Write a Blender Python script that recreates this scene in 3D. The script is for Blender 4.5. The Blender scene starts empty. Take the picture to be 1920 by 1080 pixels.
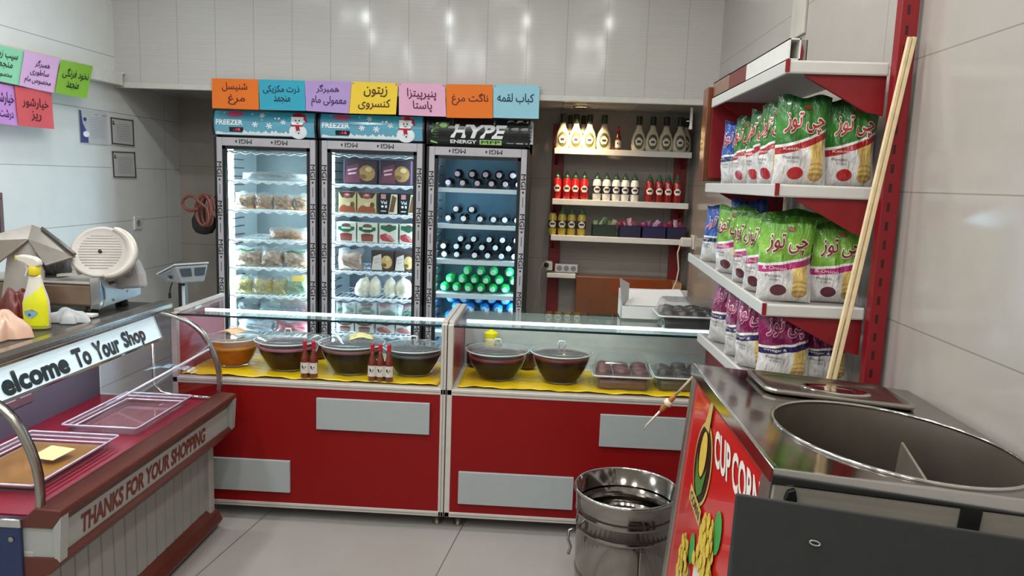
import bpy, math, random
from mathutils import Vector, Matrix
R_ = random.Random(7)
S = bpy.context.scene
COL = S.collection
PI = math.pi

# ------------------------------------------------------------------ camera
CAM_F = 1420.0
def cam_rot(yaw, pitch, roll):
    y, p, r = (math.radians(a) for a in (yaw, pitch, roll))
    fwd = Vector((-math.sin(y)*math.cos(p), math.cos(y)*math.cos(p), -math.sin(p)))
    right = Vector((math.cos(y), math.sin(y), 0)); down = fwd.cross(right)
    r2 = right*math.cos(r) + down*math.sin(r); d2 = down*math.cos(r) - right*math.sin(r)
    return r2, d2, fwd
CR, CD, CF = cam_rot(2.664, 8.108, -2.022)
CP = Vector((0, 0, 1.6))
cd = bpy.data.cameras.new('camera'); cd.sensor_width = 36; cd.lens = 36*CAM_F/1920; cd.clip_start = 0.05
cam = bpy.data.objects.new('camera', cd); COL.objects.link(cam)
cam.matrix_world = Matrix.Translation(CP) @ Matrix((CR, -CD, -CF)).transposed().to_4x4()
S.camera = cam
def at(px, py, ax, v):
    """point of the room seen at a photo pixel, on the plane ax = v"""
    d = CR*((px-960)/CAM_F) + CD*((py-540)/CAM_F) + CF
    i = 'xyz'.index(ax)
    return CP + d*((v-CP[i])/d[i])

# ------------------------------------------------------------------ world, lights, exposure
w = bpy.data.worlds.new('world'); S.world = w; w.use_nodes = True
w.node_tree.nodes['Background'].inputs[0].default_value = (0.8, 0.85, 0.9, 1)
w.node_tree.nodes['Background'].inputs[1].default_value = 0.25
S.view_settings.view_transform = 'Standard'; S.view_settings.look = 'None'
S.view_settings.gamma = 1; S.view_settings.use_curve_mapping = False
S.view_settings.exposure = 0.0
S.cycles.use_denoising = True
S.cycles.max_bounces = 10; S.cycles.transparent_max_bounces = 24; S.cycles.sample_clamp_indirect = 6
CEIL = 3.2
def spot(name, loc, power, color=(1, .95, .88), size=.12, rot=(0, 0, 0), spread=PI):
    l = bpy.data.lights.new(name, 'AREA'); l.shape = 'DISK'; l.size = size; l.energy = power; l.color = color; l.spread = spread
    o = bpy.data.objects.new(name, l); COL.objects.link(o); o.location = loc; o.rotation_euler = rot
    return o
for j, Y in enumerate((-1.4, -.2, .9, 2.0, 3.3)):
    for i, X in enumerate((-2.1, -1.2, -.45, .4)):
        spot('ceiling_spotlight', (X+.12*(j % 2), Y, CEIL-.02), (10.6, 9.8, 9.0, 8.6)[i], ((.90, .97, 1), (.95, .985, 1), (1, .98, .96), (1, .97, .93))[i])

# ------------------------------------------------------------------ materials
def lin(h):
    h = h.lstrip('#'); c = [int(h[i:i+2], 16)/255 for i in (0, 2, 4)]
    return tuple(x/12.92 if x <= .04045 else ((x+.055)/1.055)**2.4 for x in c) + (1,)
class N:
    def __init__(s, name):
        s.m = bpy.data.materials.new(name); s.m.use_nodes = True; s.t = s.m.node_tree
        s.b = s.t.nodes['Principled BSDF']; s.out = s.t.nodes['Material Output']
    def n(s, typ, **k):
        x = s.t.nodes.new(typ)
        for a, v in k.items(): setattr(x, a, v)
        return x
    def li(s, a, b): s.t.links.new(a, b)
    def put(s, sock, v):
        if hasattr(v, 'is_linked') or isinstance(v, bpy.types.NodeSocket): s.li(v, sock)
        else: sock.default_value = v
    def M(s, op, a, b=0.0, c=None):
        x = s.n('ShaderNodeMath', operation=op); s.put(x.inputs[0], a); s.put(x.inputs[1], b)
        if c is not None: s.put(x.inputs[2], c)
        return x.outputs[0]
    def mix(s, f, a, b):
        x = s.n('ShaderNodeMix', data_type='RGBA'); s.put(x.inputs[0], f)
        s.put(x.inputs[6], lin(a) if isinstance(a, str) else a); s.put(x.inputs[7], lin(b) if isinstance(b, str) else b)
        return x.outputs[2]
    def co(s, kind='Object'):
        return s.n('ShaderNodeTexCoord').outputs[kind]
    def noise(s, scale, detail=3, co=None, rough=.5):
        x = s.n('ShaderNodeTexNoise'); x.inputs['Scale'].default_value = scale; x.inputs['Detail'].default_value = detail; x.inputs['Roughness'].default_value = rough
        s.li(co or s.co(), x.inputs['Vector']); return x.outputs[0]
    def bump(s, h, strength=.2, dist=.01):
        x = s.n('ShaderNodeBump'); x.inputs['Strength'].default_value = strength; x.inputs['Distance'].default_value = dist
        s.li(h, x.inputs['Height']); s.li(x.outputs[0], s.b.inputs['Normal'])
    def line(s, c, period, off, width):
        """1 on thin lines at c = off + k*period"""
        x = s.M('FRACT', s.M('DIVIDE', s.M('SUBTRACT', c, off - width/2), period))
        return s.M('LESS_THAN', x, width/period)
def mat(name, col, rough=.5, metal=0., var=.06, scale=20, emit=0, bump=0, spec=.5, coat=0, alpha=None):
    m = N(name); b = m.b; c = lin(col)
    if var:
        f = m.noise(scale)
        d = tuple(x*(1-2*var) for x in c[:3])+(1,); l = tuple(min(1, x*(1+2*var)) for x in c[:3])+(1,)
        m.li(m.mix(f, d, l), b.inputs['Base Color'])
        if bump: m.bump(f, bump)
    else: b.inputs['Base Color'].default_value = c
    b.inputs['Roughness'].default_value = rough; b.inputs['Metallic'].default_value = metal
    b.inputs['Specular IOR Level'].default_value = spec; b.inputs['Coat Weight'].default_value = coat
    if emit:
        b.inputs['Emission Color'].default_value = c; b.inputs['Emission Strength'].default_value = emit
    return m.m
def thin_glass(name, tint='#f4fbfa', refl=.9, rough=.02, ior=1.45, haze=0.0, hazecol='#dfe6ea'):
    m = N(name); t = m.n('ShaderNodeBsdfTransparent'); t.inputs[0].default_value = lin(tint)
    g = m.n('ShaderNodeBsdfGlossy'); g.inputs['Roughness'].default_value = rough; g.inputs[0].default_value = (refl, refl, refl, 1)
    ge = m.n('ShaderNodeNewGeometry'); dp = m.n('ShaderNodeVectorMath', operation='DOT_PRODUCT'); m.li(ge.outputs['Incoming'], dp.inputs[0]); m.li(ge.outputs['Normal'], dp.inputs[1])
    f0 = ((ior-1)/(ior+1))**2; fr = m.M('MULTIPLY_ADD', m.M('POWER', m.M('SUBTRACT', 1.0, m.M('ABSOLUTE', dp.outputs['Value'])), 5.0), 1-f0, f0)
    mx = m.n('ShaderNodeMixShader'); m.li(fr, mx.inputs[0]); m.li(t.outputs[0], mx.inputs[1]); m.li(g.outputs[0], mx.inputs[2])
    last = mx.outputs[0]
    if haze:
        d = m.n('ShaderNodeBsdfDiffuse'); d.inputs[0].default_value = lin(hazecol)
        m2 = m.n('ShaderNodeMixShader'); m2.inputs[0].default_value = haze; m.li(last, m2.inputs[1]); m.li(d.outputs[0], m2.inputs[2]); last = m2.outputs[0]
    m.li(last, m.out.inputs[0]); return m.m
def steel(name, col='#b9b4ac', rough=.22, aniso=(200, 8, 200), bump=.02, var=.12):
    m = N(name); b = m.b
    mp = m.n('ShaderNodeMapping'); mp.inputs['Scale'].default_value = aniso; m.li(m.co(), mp.inputs[0])
    f = m.noise(1.0, 4, mp.outputs[0]); g = m.noise(5, 3)
    c = lin(col); m.li(m.mix(g, tuple(x*(1-var*2) for x in c[:3])+(1,), c), b.inputs['Base Color'])
    b.inputs['Metallic'].default_value = 1; m.li(m.M('MULTIPLY_ADD', f, .14, rough-.05), b.inputs['Roughness'])
    m.bump(g, bump, .02); return m.m

def tile_mat(name, ca, cb, axis, hz, hoff, vperiod, voff, lw=.004, rough=.25, vein='#bdb4a6', vs=.35):
    m = N(name); geo = m.n('ShaderNodeNewGeometry'); sp = m.n('ShaderNodeSeparateXYZ'); m.li(geo.outputs['Position'], sp.inputs[0])
    x = sp.outputs['XYZ'.index(axis[0])]; z = sp.outputs['XYZ'.index(axis[1])]
    n1 = m.noise(1.3, 5, geo.outputs['Position'], .6); n2 = m.noise(9, 4, geo.outputs['Position'])
    c = m.mix(n1, ca, cb); c = m.mix(m.M('MULTIPLY', n2, vs), c, vein)
    l = m.M('MAXIMUM', m.line(z, hz, hoff, lw), m.line(x, vperiod, voff, lw))
    c = m.mix(m.M('MULTIPLY', l, .55), c, '#5d564e')
    m.li(c, m.b.inputs['Base Color']); m.b.inputs['Roughness'].default_value = rough
    m.bump(m.M('SUBTRACT', 1.0, l), .15, .003); return m.m

MT = {}
def mm(k, *a, **kw):
    if k not in MT: MT[k] = mat(k, *a, **kw)
    return MT[k]
WHITE = mat('white_paint', '#dcdad4', .35); ALU = mat('pale_aluminium', '#cfc9c0', .35, .25)
RED = mat('red_laminate', '#850f10', .4, var=.04, scale=3, spec=.22); DRED = mat('red_metal_paint', '#84111a', .4, var=.05)
BLACK = mat('black_plastic', '#121314', .4); DGREY = mat('dark_grey_laminate', '#292b2b', .6, var=.1, scale=60)
GREY = mat('grey_plastic', '#8b8d8d', .45); INK = mat('black_ink', '#1c1a1c', .7, var=0)
STEEL = steel('brushed_steel'); CHROME = steel('chrome', '#d8d8d6', .08, (3, 3, 3), .01, .04)
GLASS = thin_glass('clear_glass'); PLASTIC = thin_glass('clear_plastic', '#eef1f1', .9, .08, 1.5, .05)
GEDGE = mat('glass_edge_green', '#0f2a2a', .2, var=0)
WOOD = mat('pale_wood', '#d6c199', .6, var=.12, scale=30); BROWN = mat('brown_moulding', '#54251b', .35, var=.15, scale=8)
CARD = mat('cardboard', '#b98a5c', .8); YEL = mat('yellow_sheet', '#f0c618', .4, var=.08, scale=12, bump=.25)
LED = mat('cool_led', '#d6f2ff', emit=9.0, var=0)

# ------------------------------------------------------------------ mesh building
class MB:
    def __init__(s): s.v = []; s.f = []; s.mi = []; s.uv = {}; s.cur = 0
    def add(s, vs, fs, uvs=None):
        b = len(s.v); s.v += [tuple(v) for v in vs]
        for k, f in enumerate(fs):
            s.f.append(tuple(b+i for i in f)); s.mi.append(s.cur)
            if uvs: s.uv[len(s.f)-1] = [uvs[i] for i in f]
        return s
    def box(s, a, b, mtx=None):
        (x0, y0, z0), (x1, y1, z1) = a, b
        vs = [Vector(p) for p in ((x0, y0, z0), (x1, y0, z0), (x1, y1, z0), (x0, y1, z0), (x0, y0, z1), (x1, y0, z1), (x1, y1, z1), (x0, y1, z1))]
        if mtx: vs = [mtx @ v for v in vs]
        return s.add(vs, [(3, 2, 1, 0), (4, 5, 6, 7), (0, 1, 5, 4), (1, 2, 6, 5), (2, 3, 7, 6), (3, 0, 4, 7)])
    def prism(s, poly, ax, d0, d1):
        """2D polygon (in the two other axes, order xyz) extruded along ax"""
        n = len(poly)
        def P(p, d):
            q = list(p); q.insert('xyz'.index(ax), d); return q
        vs = [P(p, d0) for p in poly]+[P(p, d1) for p in poly]
        return s.add(vs, [tuple(range(n))[::-1], tuple(range(n, 2*n))]+[(i, (i+1) % n, n+(i+1) % n, n+i) for i in range(n)])
    def slab(s, pts, t):
        """polygon of 3D points thickened by vector t"""
        n = len(pts); t = Vector(t); vs = [Vector(p) for p in pts]; vs += [p+t for p in vs]
        return s.add(vs, [tuple(range(n))[::-1], tuple(range(n, 2*n))]+[(i, (i+1) % n, n+(i+1) % n, n+i) for i in range(n)])
    def lathe(s, prof, n=20, c=(0, 0, 0), ax='z', sx=1, sy=1, caps=True):
        vs = []; m = len(prof)
        for k in range(n):
            a = 2*PI*k/n; ca, sa = math.cos(a)*sx, math.sin(a)*sy
            for r, h in prof:
                p = (r*ca, r*sa, h)
                if ax == 'y': p = (r*ca, h, r*sa)
                if ax == 'x': p = (h, r*ca, r*sa)
                vs.append((p[0]+c[0], p[1]+c[1], p[2]+c[2]))
        fs = []
        for k in range(n):
            for j in range(m-1):
                a = k*m+j; b = ((k+1) % n)*m+j; fs.append((a, b, b+1, a+1))
        if caps:
            if prof[0][0] > 1e-6: fs.append(tuple(k*m for k in range(n))[::-1])
            if prof[-1][0] > 1e-6: fs.append(tuple(k*m+m-1 for k in range(n)))
        return s.add(vs, fs)
    def tube(s, path, r, n=8, closed=False):
        P = [Vector(p) for p in path]; vs = []; L = len(P)
        up0 = None
        for i, p in enumerate(P):
            t = (P[(i+1) % L] - P[i-1]) if closed else (P[min(i+1, L-1)]-P[max(i-1, 0)])
            t.normalize()
            u = (up0 or (Vector((0, 0, 1)) if abs(t.z) < .9 else Vector((1, 0, 0))))
            a = u - t*u.dot(t)
            if a.length < 1e-4: a = t.orthogonal()
            a.normalize(); up0 = a; b = t.cross(a)
            rr = r[i] if isinstance(r, (list, tuple)) else r
            for k in range(n):
                q = 2*PI*k/n; vs.append(p+a*math.cos(q)*rr+b*math.sin(q)*rr)
        fs = []
        for i in range(L if closed else L-1):
            j = (i+1) % L
            for k in range(n): fs.append((i*n+k, i*n+(k+1) % n, j*n+(k+1) % n, j*n+k))
        if not closed: fs += [tuple(range(n))[::-1], tuple(range((L-1)*n, L*n))]
        return s.add(vs, fs)
    def grid(s, fn, nu, nv, flip=False):
        vs = []; uv = []
        for j in range(nv+1):
            for i in range(nu+1):
                vs.append(fn(i/nu, j/nv)); uv.append((i/nu, j/nv))
        fs = []
        for j in range(nv):
            for i in range(nu):
                a = j*(nu+1)+i; q = (a, a+1, a+nu+2, a+nu+1); fs.append(q[::-1] if flip else q)
        return s.add(vs, fs, uv)
    def build(s, name, m, parent=None, smooth=False, bevel=0, world=False, kind=None, label=None, solid=0):
        off = Vector((0, 0, 0))
        if world and parent:
            q = parent
            while q: off += q.location; q = q.parent
        me = bpy.data.meshes.new(name)
        me.from_pydata([Vector(v)-off for v in s.v], [], s.f)
        for x in (m if isinstance(m, (list, tuple)) else [m]): me.materials.append(x)
        for i, p in enumerate(me.polygons): p.material_index = s.mi[i]; p.use_smooth = smooth
        if s.uv:
            ul = me.uv_layers.new(name='map')
            for i, p in enumerate(me.polygons):
                if i in s.uv:
                    for li, c in zip(p.loop_indices, s.uv[i]): ul.data[li].uv = c
        me.update()
        o = bpy.data.objects.new(name, me); COL.objects.link(o)
        if parent: o.parent = parent
        if bevel:
            b = o.modifiers.new('bevel', 'BEVEL'); b.width = bevel; b.segments = 2; b.limit_method = 'ANGLE'
        if solid:
            b = o.modifiers.new('solid', 'SOLIDIFY'); b.thickness = solid
        if kind: o['kind'] = kind
        if label: o['label'] = label
        return o
def tag(o, label, cat, group=None):
    o['label'] = label; o['category'] = cat
    if group: o['group'] = group
    return o
def thing(name, label, cat, loc=(0, 0, 0), rz=0, group=None):
    o = bpy.data.objects.new(name, None); o.empty_display_size = .05; COL.objects.link(o)
    o.location = loc; o.rotation_euler = (0, 0, rz)
    return tag(o, label, cat, group)
def struct(mb, name, m, **k): return mb.build(name, m, kind='structure', **k)
def dup(root, loc, label, rz=None, rot=None, group=None, scale=None):
    def cp(o, par):
        c = o.copy(); COL.objects.link(c); c.parent = par
        for ch in o.children: cp(ch, c)
        return c
    r = cp(root, None); r.location = loc; r['label'] = label
    if rz is not None: r.rotation_euler = (0, 0, rz)
    if rot is not None: r.rotation_euler = rot
    if scale: r.scale = scale
    if group: r['group'] = group
    return r
def B(name, a, b, m, parent=None, bevel=.003, **k):
    return MB().box(a, b).build(name, m, parent, bevel=bevel, **k)

# ------------------------------------------------------------------ lettering
FA = dict(zip('ابپتجچحخدذرزسشصطعغفقکگلمنوهی', (
 'FE8D FE8E', 'FE8F FE90 FE91 FE92', 'FB56 FB57 FB58 FB59', 'FE95 FE96 FE97 FE98', 'FE9D FE9E FE9F FEA0', 'FB7A FB7B FB7C FB7D', 'FEA1 FEA2 FEA3 FEA4',
 'FEA5 FEA6 FEA7 FEA8', 'FEA9 FEAA', 'FEAB FEAC', 'FEAD FEAE', 'FEAF FEB0', 'FEB1 FEB2 FEB3 FEB4', 'FEB5 FEB6 FEB7 FEB8', 'FEB9 FEBA FEBB FEBC', 'FEC1 FEC2 FEC3 FEC4',
 'FEC9 FECA FECB FECC', 'FECD FECE FECF FED0', 'FED1 FED2 FED3 FED4', 'FED5 FED6 FED7 FED8', 'FB8E FB8F FB90 FB91', 'FB92 FB93 FB94 FB95', 'FEDD FEDE FEDF FEE0',
 'FEE1 FEE2 FEE3 FEE4', 'FEE5 FEE6 FEE7 FEE8', 'FEED FEEE', 'FEE9 FEEA FEEB FEEC', 'FBFC FBFD FBFE FBFF')))
def shape(t):
    out = []
    for w in t.split(' '):
        if not any(ch in FA for ch in w): out.append(w); continue
        r = ''
        for i, ch in enumerate(w):
            if ch not in FA: r = ch + r; continue
            f = FA[ch].split()
            prev = i > 0 and w[i-1] in FA and len(FA[w[i-1]].split()) == 4
            nxt = i < len(w)-1 and w[i+1] in FA and len(f) == 4
            k = (3 if prev else 2) if nxt else (1 if prev else 0)
            r = chr(int(f[k], 16)) + r
        out.append(r)
    return ' '.join(out[::-1])
_tc = {}
from mathutils import geometry as MG
def _inside(p, poly):
    r = False; n = len(poly)
    for i in range(n):
        (x1, y1), (x2, y2) = poly[i], poly[i-1]
        if (y1 > p[1]) != (y2 > p[1]) and p[0] < (x2-x1)*(p[1]-y1)/(y2-y1)+x1: r = not r
    return r
def _fat(q, d):
    r = []; p_ = []
    for v in q:
        if not p_ or (p_[-1][0]-v[0])**2+(p_[-1][1]-v[1])**2 > (.7*d)**2: p_.append(v)
    q = p_; n = len(q)
    for i in range(n):
        a, b, c = Vector(q[i-1]), Vector(q[i]), Vector(q[(i+1) % n])
        e, f = (b-a), (c-b)
        if e.length < 1e-9 or f.length < 1e-9: r.append(q[i]); continue
        e.normalize(); f.normalize(); m_ = Vector((e.y+f.y, -e.x-f.x)); l = m_.length
        if l < .2: r.append(q[i]); continue
        m_ /= l; k = d/max(.5, l/2); r.append((b.x+m_.x*k, b.y+m_.y*k))
    return r
def text_mesh(t, bold=0.):
    """2D points and faces of a line of writing, normalised to its own box 0..1"""
    if (t, bold) in _tc: return _tc[t, bold]
    c = bpy.data.curves.new('lettering', 'FONT'); c.body = shape(t) if any(ch in FA for ch in t) else t
    o = bpy.data.objects.new('lettering', c); COL.objects.link(o)
    dg = bpy.context.evaluated_depsgraph_get(); cv = o.to_curve(dg, apply_modifiers=False)
    polys = []
    for sp in cv.splines:
        P = list(sp.bezier_points); q = []
        for i in range(len(P)):
            p, r = P[i], P[(i+1) % len(P)]
            straight = p.handle_right_type == 'VECTOR' and r.handle_left_type == 'VECTOR'
            for v in MG.interpolate_bezier(p.co, p.handle_right, r.handle_left, r.co, 2 if straight else 4)[:-1]:
                if not q or (q[-1][0]-v.x)**2+(q[-1][1]-v.y)**2 > 1e-10: q.append((v.x, v.y))
        if len(q) > 2: polys.append(q)
    o.to_curve_clear(); bpy.data.objects.remove(o); bpy.data.curves.remove(c)
    area = lambda q: sum(q[i-1][0]*q[i][1]-q[i][0]*q[i-1][1] for i in range(len(q)))
    A = [area(q) for q in polys]; sg = 1 if max(A, key=abs) > 0 else -1
    if bold: polys = [_fat(q, bold*sg) for q in polys]
    vs, fs, pc = [], [], []
    for i, q in enumerate(polys):
        if A[i]*sg <= 0: continue
        holes = [h for j, h in enumerate(polys) if A[j]*sg < 0 and abs(A[j]) < abs(A[i]) and all(_inside(p, q) for p in h[::3])]
        loops = [[Vector((x, y, 0)) for x, y in l] for l in [q]+holes]
        tri = MG.tessellate_polygon(loops); b = len(vs)
        pc += [(pc[-1]+1) if pc else 0]*sum(len(l) for l in loops); vs += [(v.x, v.y) for l in loops for v in l]; fs += [tuple(b+k for k in f) for f in tri]
    x0 = min(v[0] for v in vs); x1 = max(v[0] for v in vs); y0 = min(v[1] for v in vs); y1 = max(v[1] for v in vs)
    r = ([((a-x0)/(x1-x0), (b-y0)/(y1-y0)) for a, b in vs], fs, (x1-x0)/(y1-y0), pc, x1-x0, y1-y0)
    _tc[t, bold] = r; return r
def write(mb, t, fn, x0, x1, y0, y1=None, bold=.01, italic=0., rot=0):
    """write a line in the box x0..x1, y0..y1 of the 2D surface fn(x,y)->point"""
    stack = bold >= .05 or any(ch in FA for ch in t)
    vs, fs, asp, pc, wt, ht = text_mesh(t, 0. if stack else bold)
    if y1 is None: y1 = y0+(x1-x0)/asp
    ex = (x1-x0)*.01; ey = (y1-y0)*.01; nk = (8 if bold >= .05 else 4) if stack and bold > .004 else 1
    for c_ in range(nk):
        q = []; an = 2*PI*c_/nk+.4; sx, sy = (bold/wt*math.cos(an), bold/ht*math.sin(an)) if nk > 1 else (0, 0)
        for (a, b), k in zip(vs, pc):
            a += sx; b += sy
            if rot == 90: a, b = b, 1-a      # reads downwards
            if rot == 270: a, b = 1-b, a
            if rot == 180: a, b = 1-a, 1-b
            x, y = x0+(x1-x0)*a+italic*(y1-y0)*b, y0+(y1-y0)*b
            p = Vector(fn(x, y)); nv = (Vector(fn(x+ex, y))-p).cross(Vector(fn(x, y+ey))-p); nv.normalize()
            q.append(p+nv*((k*nk+c_)*1.6e-5))          # joined letters overlap: keep them from lying in one plane
        mb.add(q, fs)
    return mb
def circle(cx, cy, r, n=16, ry=None, a0=0):
    return [(cx+r*math.cos(2*PI*k/n+a0), cy+(ry or r)*math.sin(2*PI*k/n+a0)) for k in range(n)]
def flat(mb, poly, fn):
    mb.add([fn(*p) for p in poly], [tuple(range(len(poly)))]); return mb
def strip(mb, fn, hw, y0, y1, nu=8, nv=8, cx=0.):
    """a printed patch that follows a curved surface: half width hw(v) between heights y0 and y1"""
    return mb.grid(lambda u, v: fn(cx+(2*u-1)*hw(v), y0+(y1-y0)*v), nu, nv)
def lerp_hw(*pts):
    def f(v):
        for (a, p), (b, q) in zip(pts, pts[1:]):
            if v <= b: return p+(q-p)*(v-a)/(b-a)
        return pts[-1][1]
    return f
def plane_fn(o, r, u):
    o, r, u = Vector(o), Vector(r), Vector(u)
    return lambda x, y: o+r*x+u*y
ORD = ('first', 'second', 'third', 'fourth', 'fifth', 'sixth', 'seventh', 'eighth', 'ninth', 'tenth', 'eleventh', 'twelfth')
def nth(i, n, frm='left'):
    if n == 1: return 'only'
    return 'leftmost' if i == 0 else 'rightmost' if i == n-1 else ORD[i]+' from left'

# ================================================================== THE ROOM
XL, XR, YB, YF = -2.86, 1.02, 5.76, -2.6
m = N('floor_tiles'); g = m.n('ShaderNodeNewGeometry'); sp = m.n('ShaderNodeSeparateXYZ'); m.li(g.outputs['Position'], sp.inputs[0])
c = m.mix(m.noise(2.2, 5, g.outputs['Position'], .6), '#8f8a85', '#a39f9a'); c = m.mix(m.M('MULTIPLY', m.noise(40, 3, g.outputs['Position']), .3), c, '#8d8a84')
xl = m.M('ADD', sp.outputs[0], m.M('MULTIPLY', m.M('SUBTRACT', sp.outputs[1], 3.0), -.12))
l = m.M('MAXIMUM', m.line(xl, .93, -.384, .006), m.line(sp.outputs[1], .93, 2.62, .006))
m.li(m.mix(m.M('MULTIPLY', l, .75), c, '#4c4944'), m.b.inputs['Base Color']); m.b.inputs['Roughness'].default_value = .3
FLOOR = m.m
WALLR = tile_mat('cream_wall_tiles', '#b1aba4', '#a7a099', 'YZ', .375, .48, 2.9, -.4, .0035, .14, '#958d84', .3)
WALLL = tile_mat('pale_wall_tiles', '#eaecea', '#e0e3e0', 'YZ', .354, .527, 5.3, .25, .0045, .2, '#c4c4be', .3)
WALLB = tile_mat('taupe_wall_tiles', '#aaa298', '#9c948a', 'XZ', .6, .42, .8, .05, .005, .3, '#6f665c', .3)
def wall(name, a, b, m): return struct(MB().box(a, b), name, m)
wall('floor', (XL-.1, YF-.1, -.1), (XR+.1, YB+.1, 0), FLOOR)
wall('wall_left', (XL-.1, YF-.1, 0), (XL, YB+.1, CEIL), WALLL)
wall('wall_right', (XR, YF-.1, 0), (XR+.1, YB+.1, CEIL), WALLR)
wall('wall_back', (XL, YB, 0), (XR, YB+.1, CEIL), WALLB)
wall('wall_front', (XL, YF-.1, 0), (XR, YF, CEIL), mat('front_wall_paint', '#b9b6b0', .6))
wall('ceiling', (XL-.1, YF-.1, CEIL), (XR+.1, YB+.1, CEIL+.1), mat('ceiling_paint', '#dbd8d2', .7))
# panelled bulkhead above the fridges
m = N('bulkhead_panelling'); g = m.n('ShaderNodeNewGeometry'); sp = m.n('ShaderNodeSeparateXYZ'); m.li(g.outputs['Position'], sp.inputs[0])
x, z = sp.outputs[0], sp.outputs[2]
mp = m.n('ShaderNodeMapping'); mp.inputs['Scale'].default_value = (2, 1, 140); m.li(g.outputs['Position'], mp.inputs[0])
fine = m.noise(1, 2, mp.outputs[0])
c = m.mix(fine, '#bbb8b3', '#cac7c2'); c = m.mix(m.M('MULTIPLY', m.line(x, .25, .06, .006), .35), c, '#7d776f')
c = m.mix(m.M('MULTIPLY', m.line(z, .012, 0, .003), .25), c, '#8c867d')
m.li(c, m.b.inputs['Base Color']); m.b.inputs['Roughness'].default_value = .12; m.b.inputs['Specular IOR Level'].default_value = .38
m.bump(m.M('ADD', m.M('SINE', m.M('MULTIPLY', x, 25.13)), m.M('MULTIPLY', m.line(z, .012, 0, .004), .3)), .05, .01)
BULK = m.m
YFA = 4.93
wall('wall_bulkhead', (XL, YFA, 2.125), (XR, YB, CEIL), BULK)
struct(MB().box((XL, YFA-.012, 2.105), (XR, YFA+.03, 2.14)), 'trim_1', mat('bulkhead_edge_trim', '#c9c6be', .3), bevel=.004)
struct(MB().box((XL, 1.2, 2.115), (XL+.07, YFA-.03, 2.195)).box((XL+.01, YFA-.03, 2.19), (XL+.075, YFA-.012, 2.2)), 'trim_2', mat('white_cable_box', '#d8d6cf', .35), bevel=.004)
struct(MB().box((XR-.012, 3.29, 2.24), (XR, 3.47, CEIL)), 'trim_3', mat('grey_pillar_edge', '#b5b1a6', .5, var=.2, scale=6), bevel=.003)

# warm spot recessed in the bulkhead over the sauce shelf
p = at(1087, 206, 'z', 2.12)
t = thing('recessed_downlight', 'round warm downlight glowing under the bulkhead over the sauce shelf', 'lamp', (p.x, 5.42, 2.125))
MB().lathe([(.03, 0), (.055, 0), (.058, -.004), (.05, -.012), (.034, -.008)], 24).build('trim_ring', CHROME, t, True)
MB().lathe([(.0, -.006), (.034, -.006), (.036, -.003)], 20).build('lamp_face', mat('warm_lamp', '#ffdca0', emit=30, var=0), t)
spot('warm_downlight', (p.x, 5.42, 2.105), 7.5, (1, .70, .38), .06, spread=2.2)

# ================================================================== FRIDGES
YFR = 5.0; FD = .66
FRAME = mat('pale_door_frame', '#b9b4ba', .4, var=.05); GASK = mat('black_gasket', '#0b0c0e', .5, var=0)
LINER = mat('white_liner', '#b9c4c8', .5, var=.03); LINERG = mat('grey_liner', '#656b73', .45, var=.06)
WIRE = mat('white_wire', '#e4ebee', .35, var=0); SNOW = mat('snow_white', '#f2f8fb', .5, var=0)
DOORG = thin_glass('door_glass', '#f2f8f8', .55, .03, 1.3)
m = N('winter_header'); u = m.co('UV'); sp = m.n('ShaderNodeSeparateXYZ'); m.li(u, sp.inputs[0])
c = m.mix(m.noise(3, 3, u), '#1c6f8c', '#3fa3b8'); c = m.mix(m.M('MULTIPLY', m.M('SUBTRACT', 1.0, sp.outputs[1]), .45), c, '#9cc9dc')
m.li(c, m.b.inputs['Base Color']); m.b.inputs['Roughness'].default_value = .15
m.li(c, m.b.inputs['Emission Color']); m.b.inputs['Emission Strength'].default_value = .12
WINTER = m.m
HYPE = mat('black_header', '#17191a', .18, var=.1, scale=3)
PINK = mm('pink_print', '#d65a86', .4, var=0); SCARF = mm('scarf_red', '#b3152a', .4, var=0); LIME = mm('lime_print', '#a9d77c', .4, var=.12, scale=14)
DGREEN = mm('dark_green_print', '#2c5a25', .4, var=0); SILVER = mm('silver_print', '#c4c9cd', .35, var=0); NAVY = mm('navy_print', '#2a3350', .5, var=0)
def snowflake(mb, cx, cy, r, fn):
    for k in range(3):
        a = k*PI/3+.2; dx, dy = math.cos(a), math.sin(a); t = r*.13
        flat(mb, [(cx-dx*r-dy*t, cy-dy*r+dx*t), (cx-dx*r+dy*t, cy-dy*r-dx*t), (cx+dx*r+dy*t, cy+dy*r-dx*t), (cx+dx*r-dy*t, cy+dy*r+dx*t)], fn)
        for s in (-1, 1):
            flat(mb, circle(cx+dx*r*.75*s, cy+dy*r*.75*s, r*.26, 6), fn)
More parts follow.
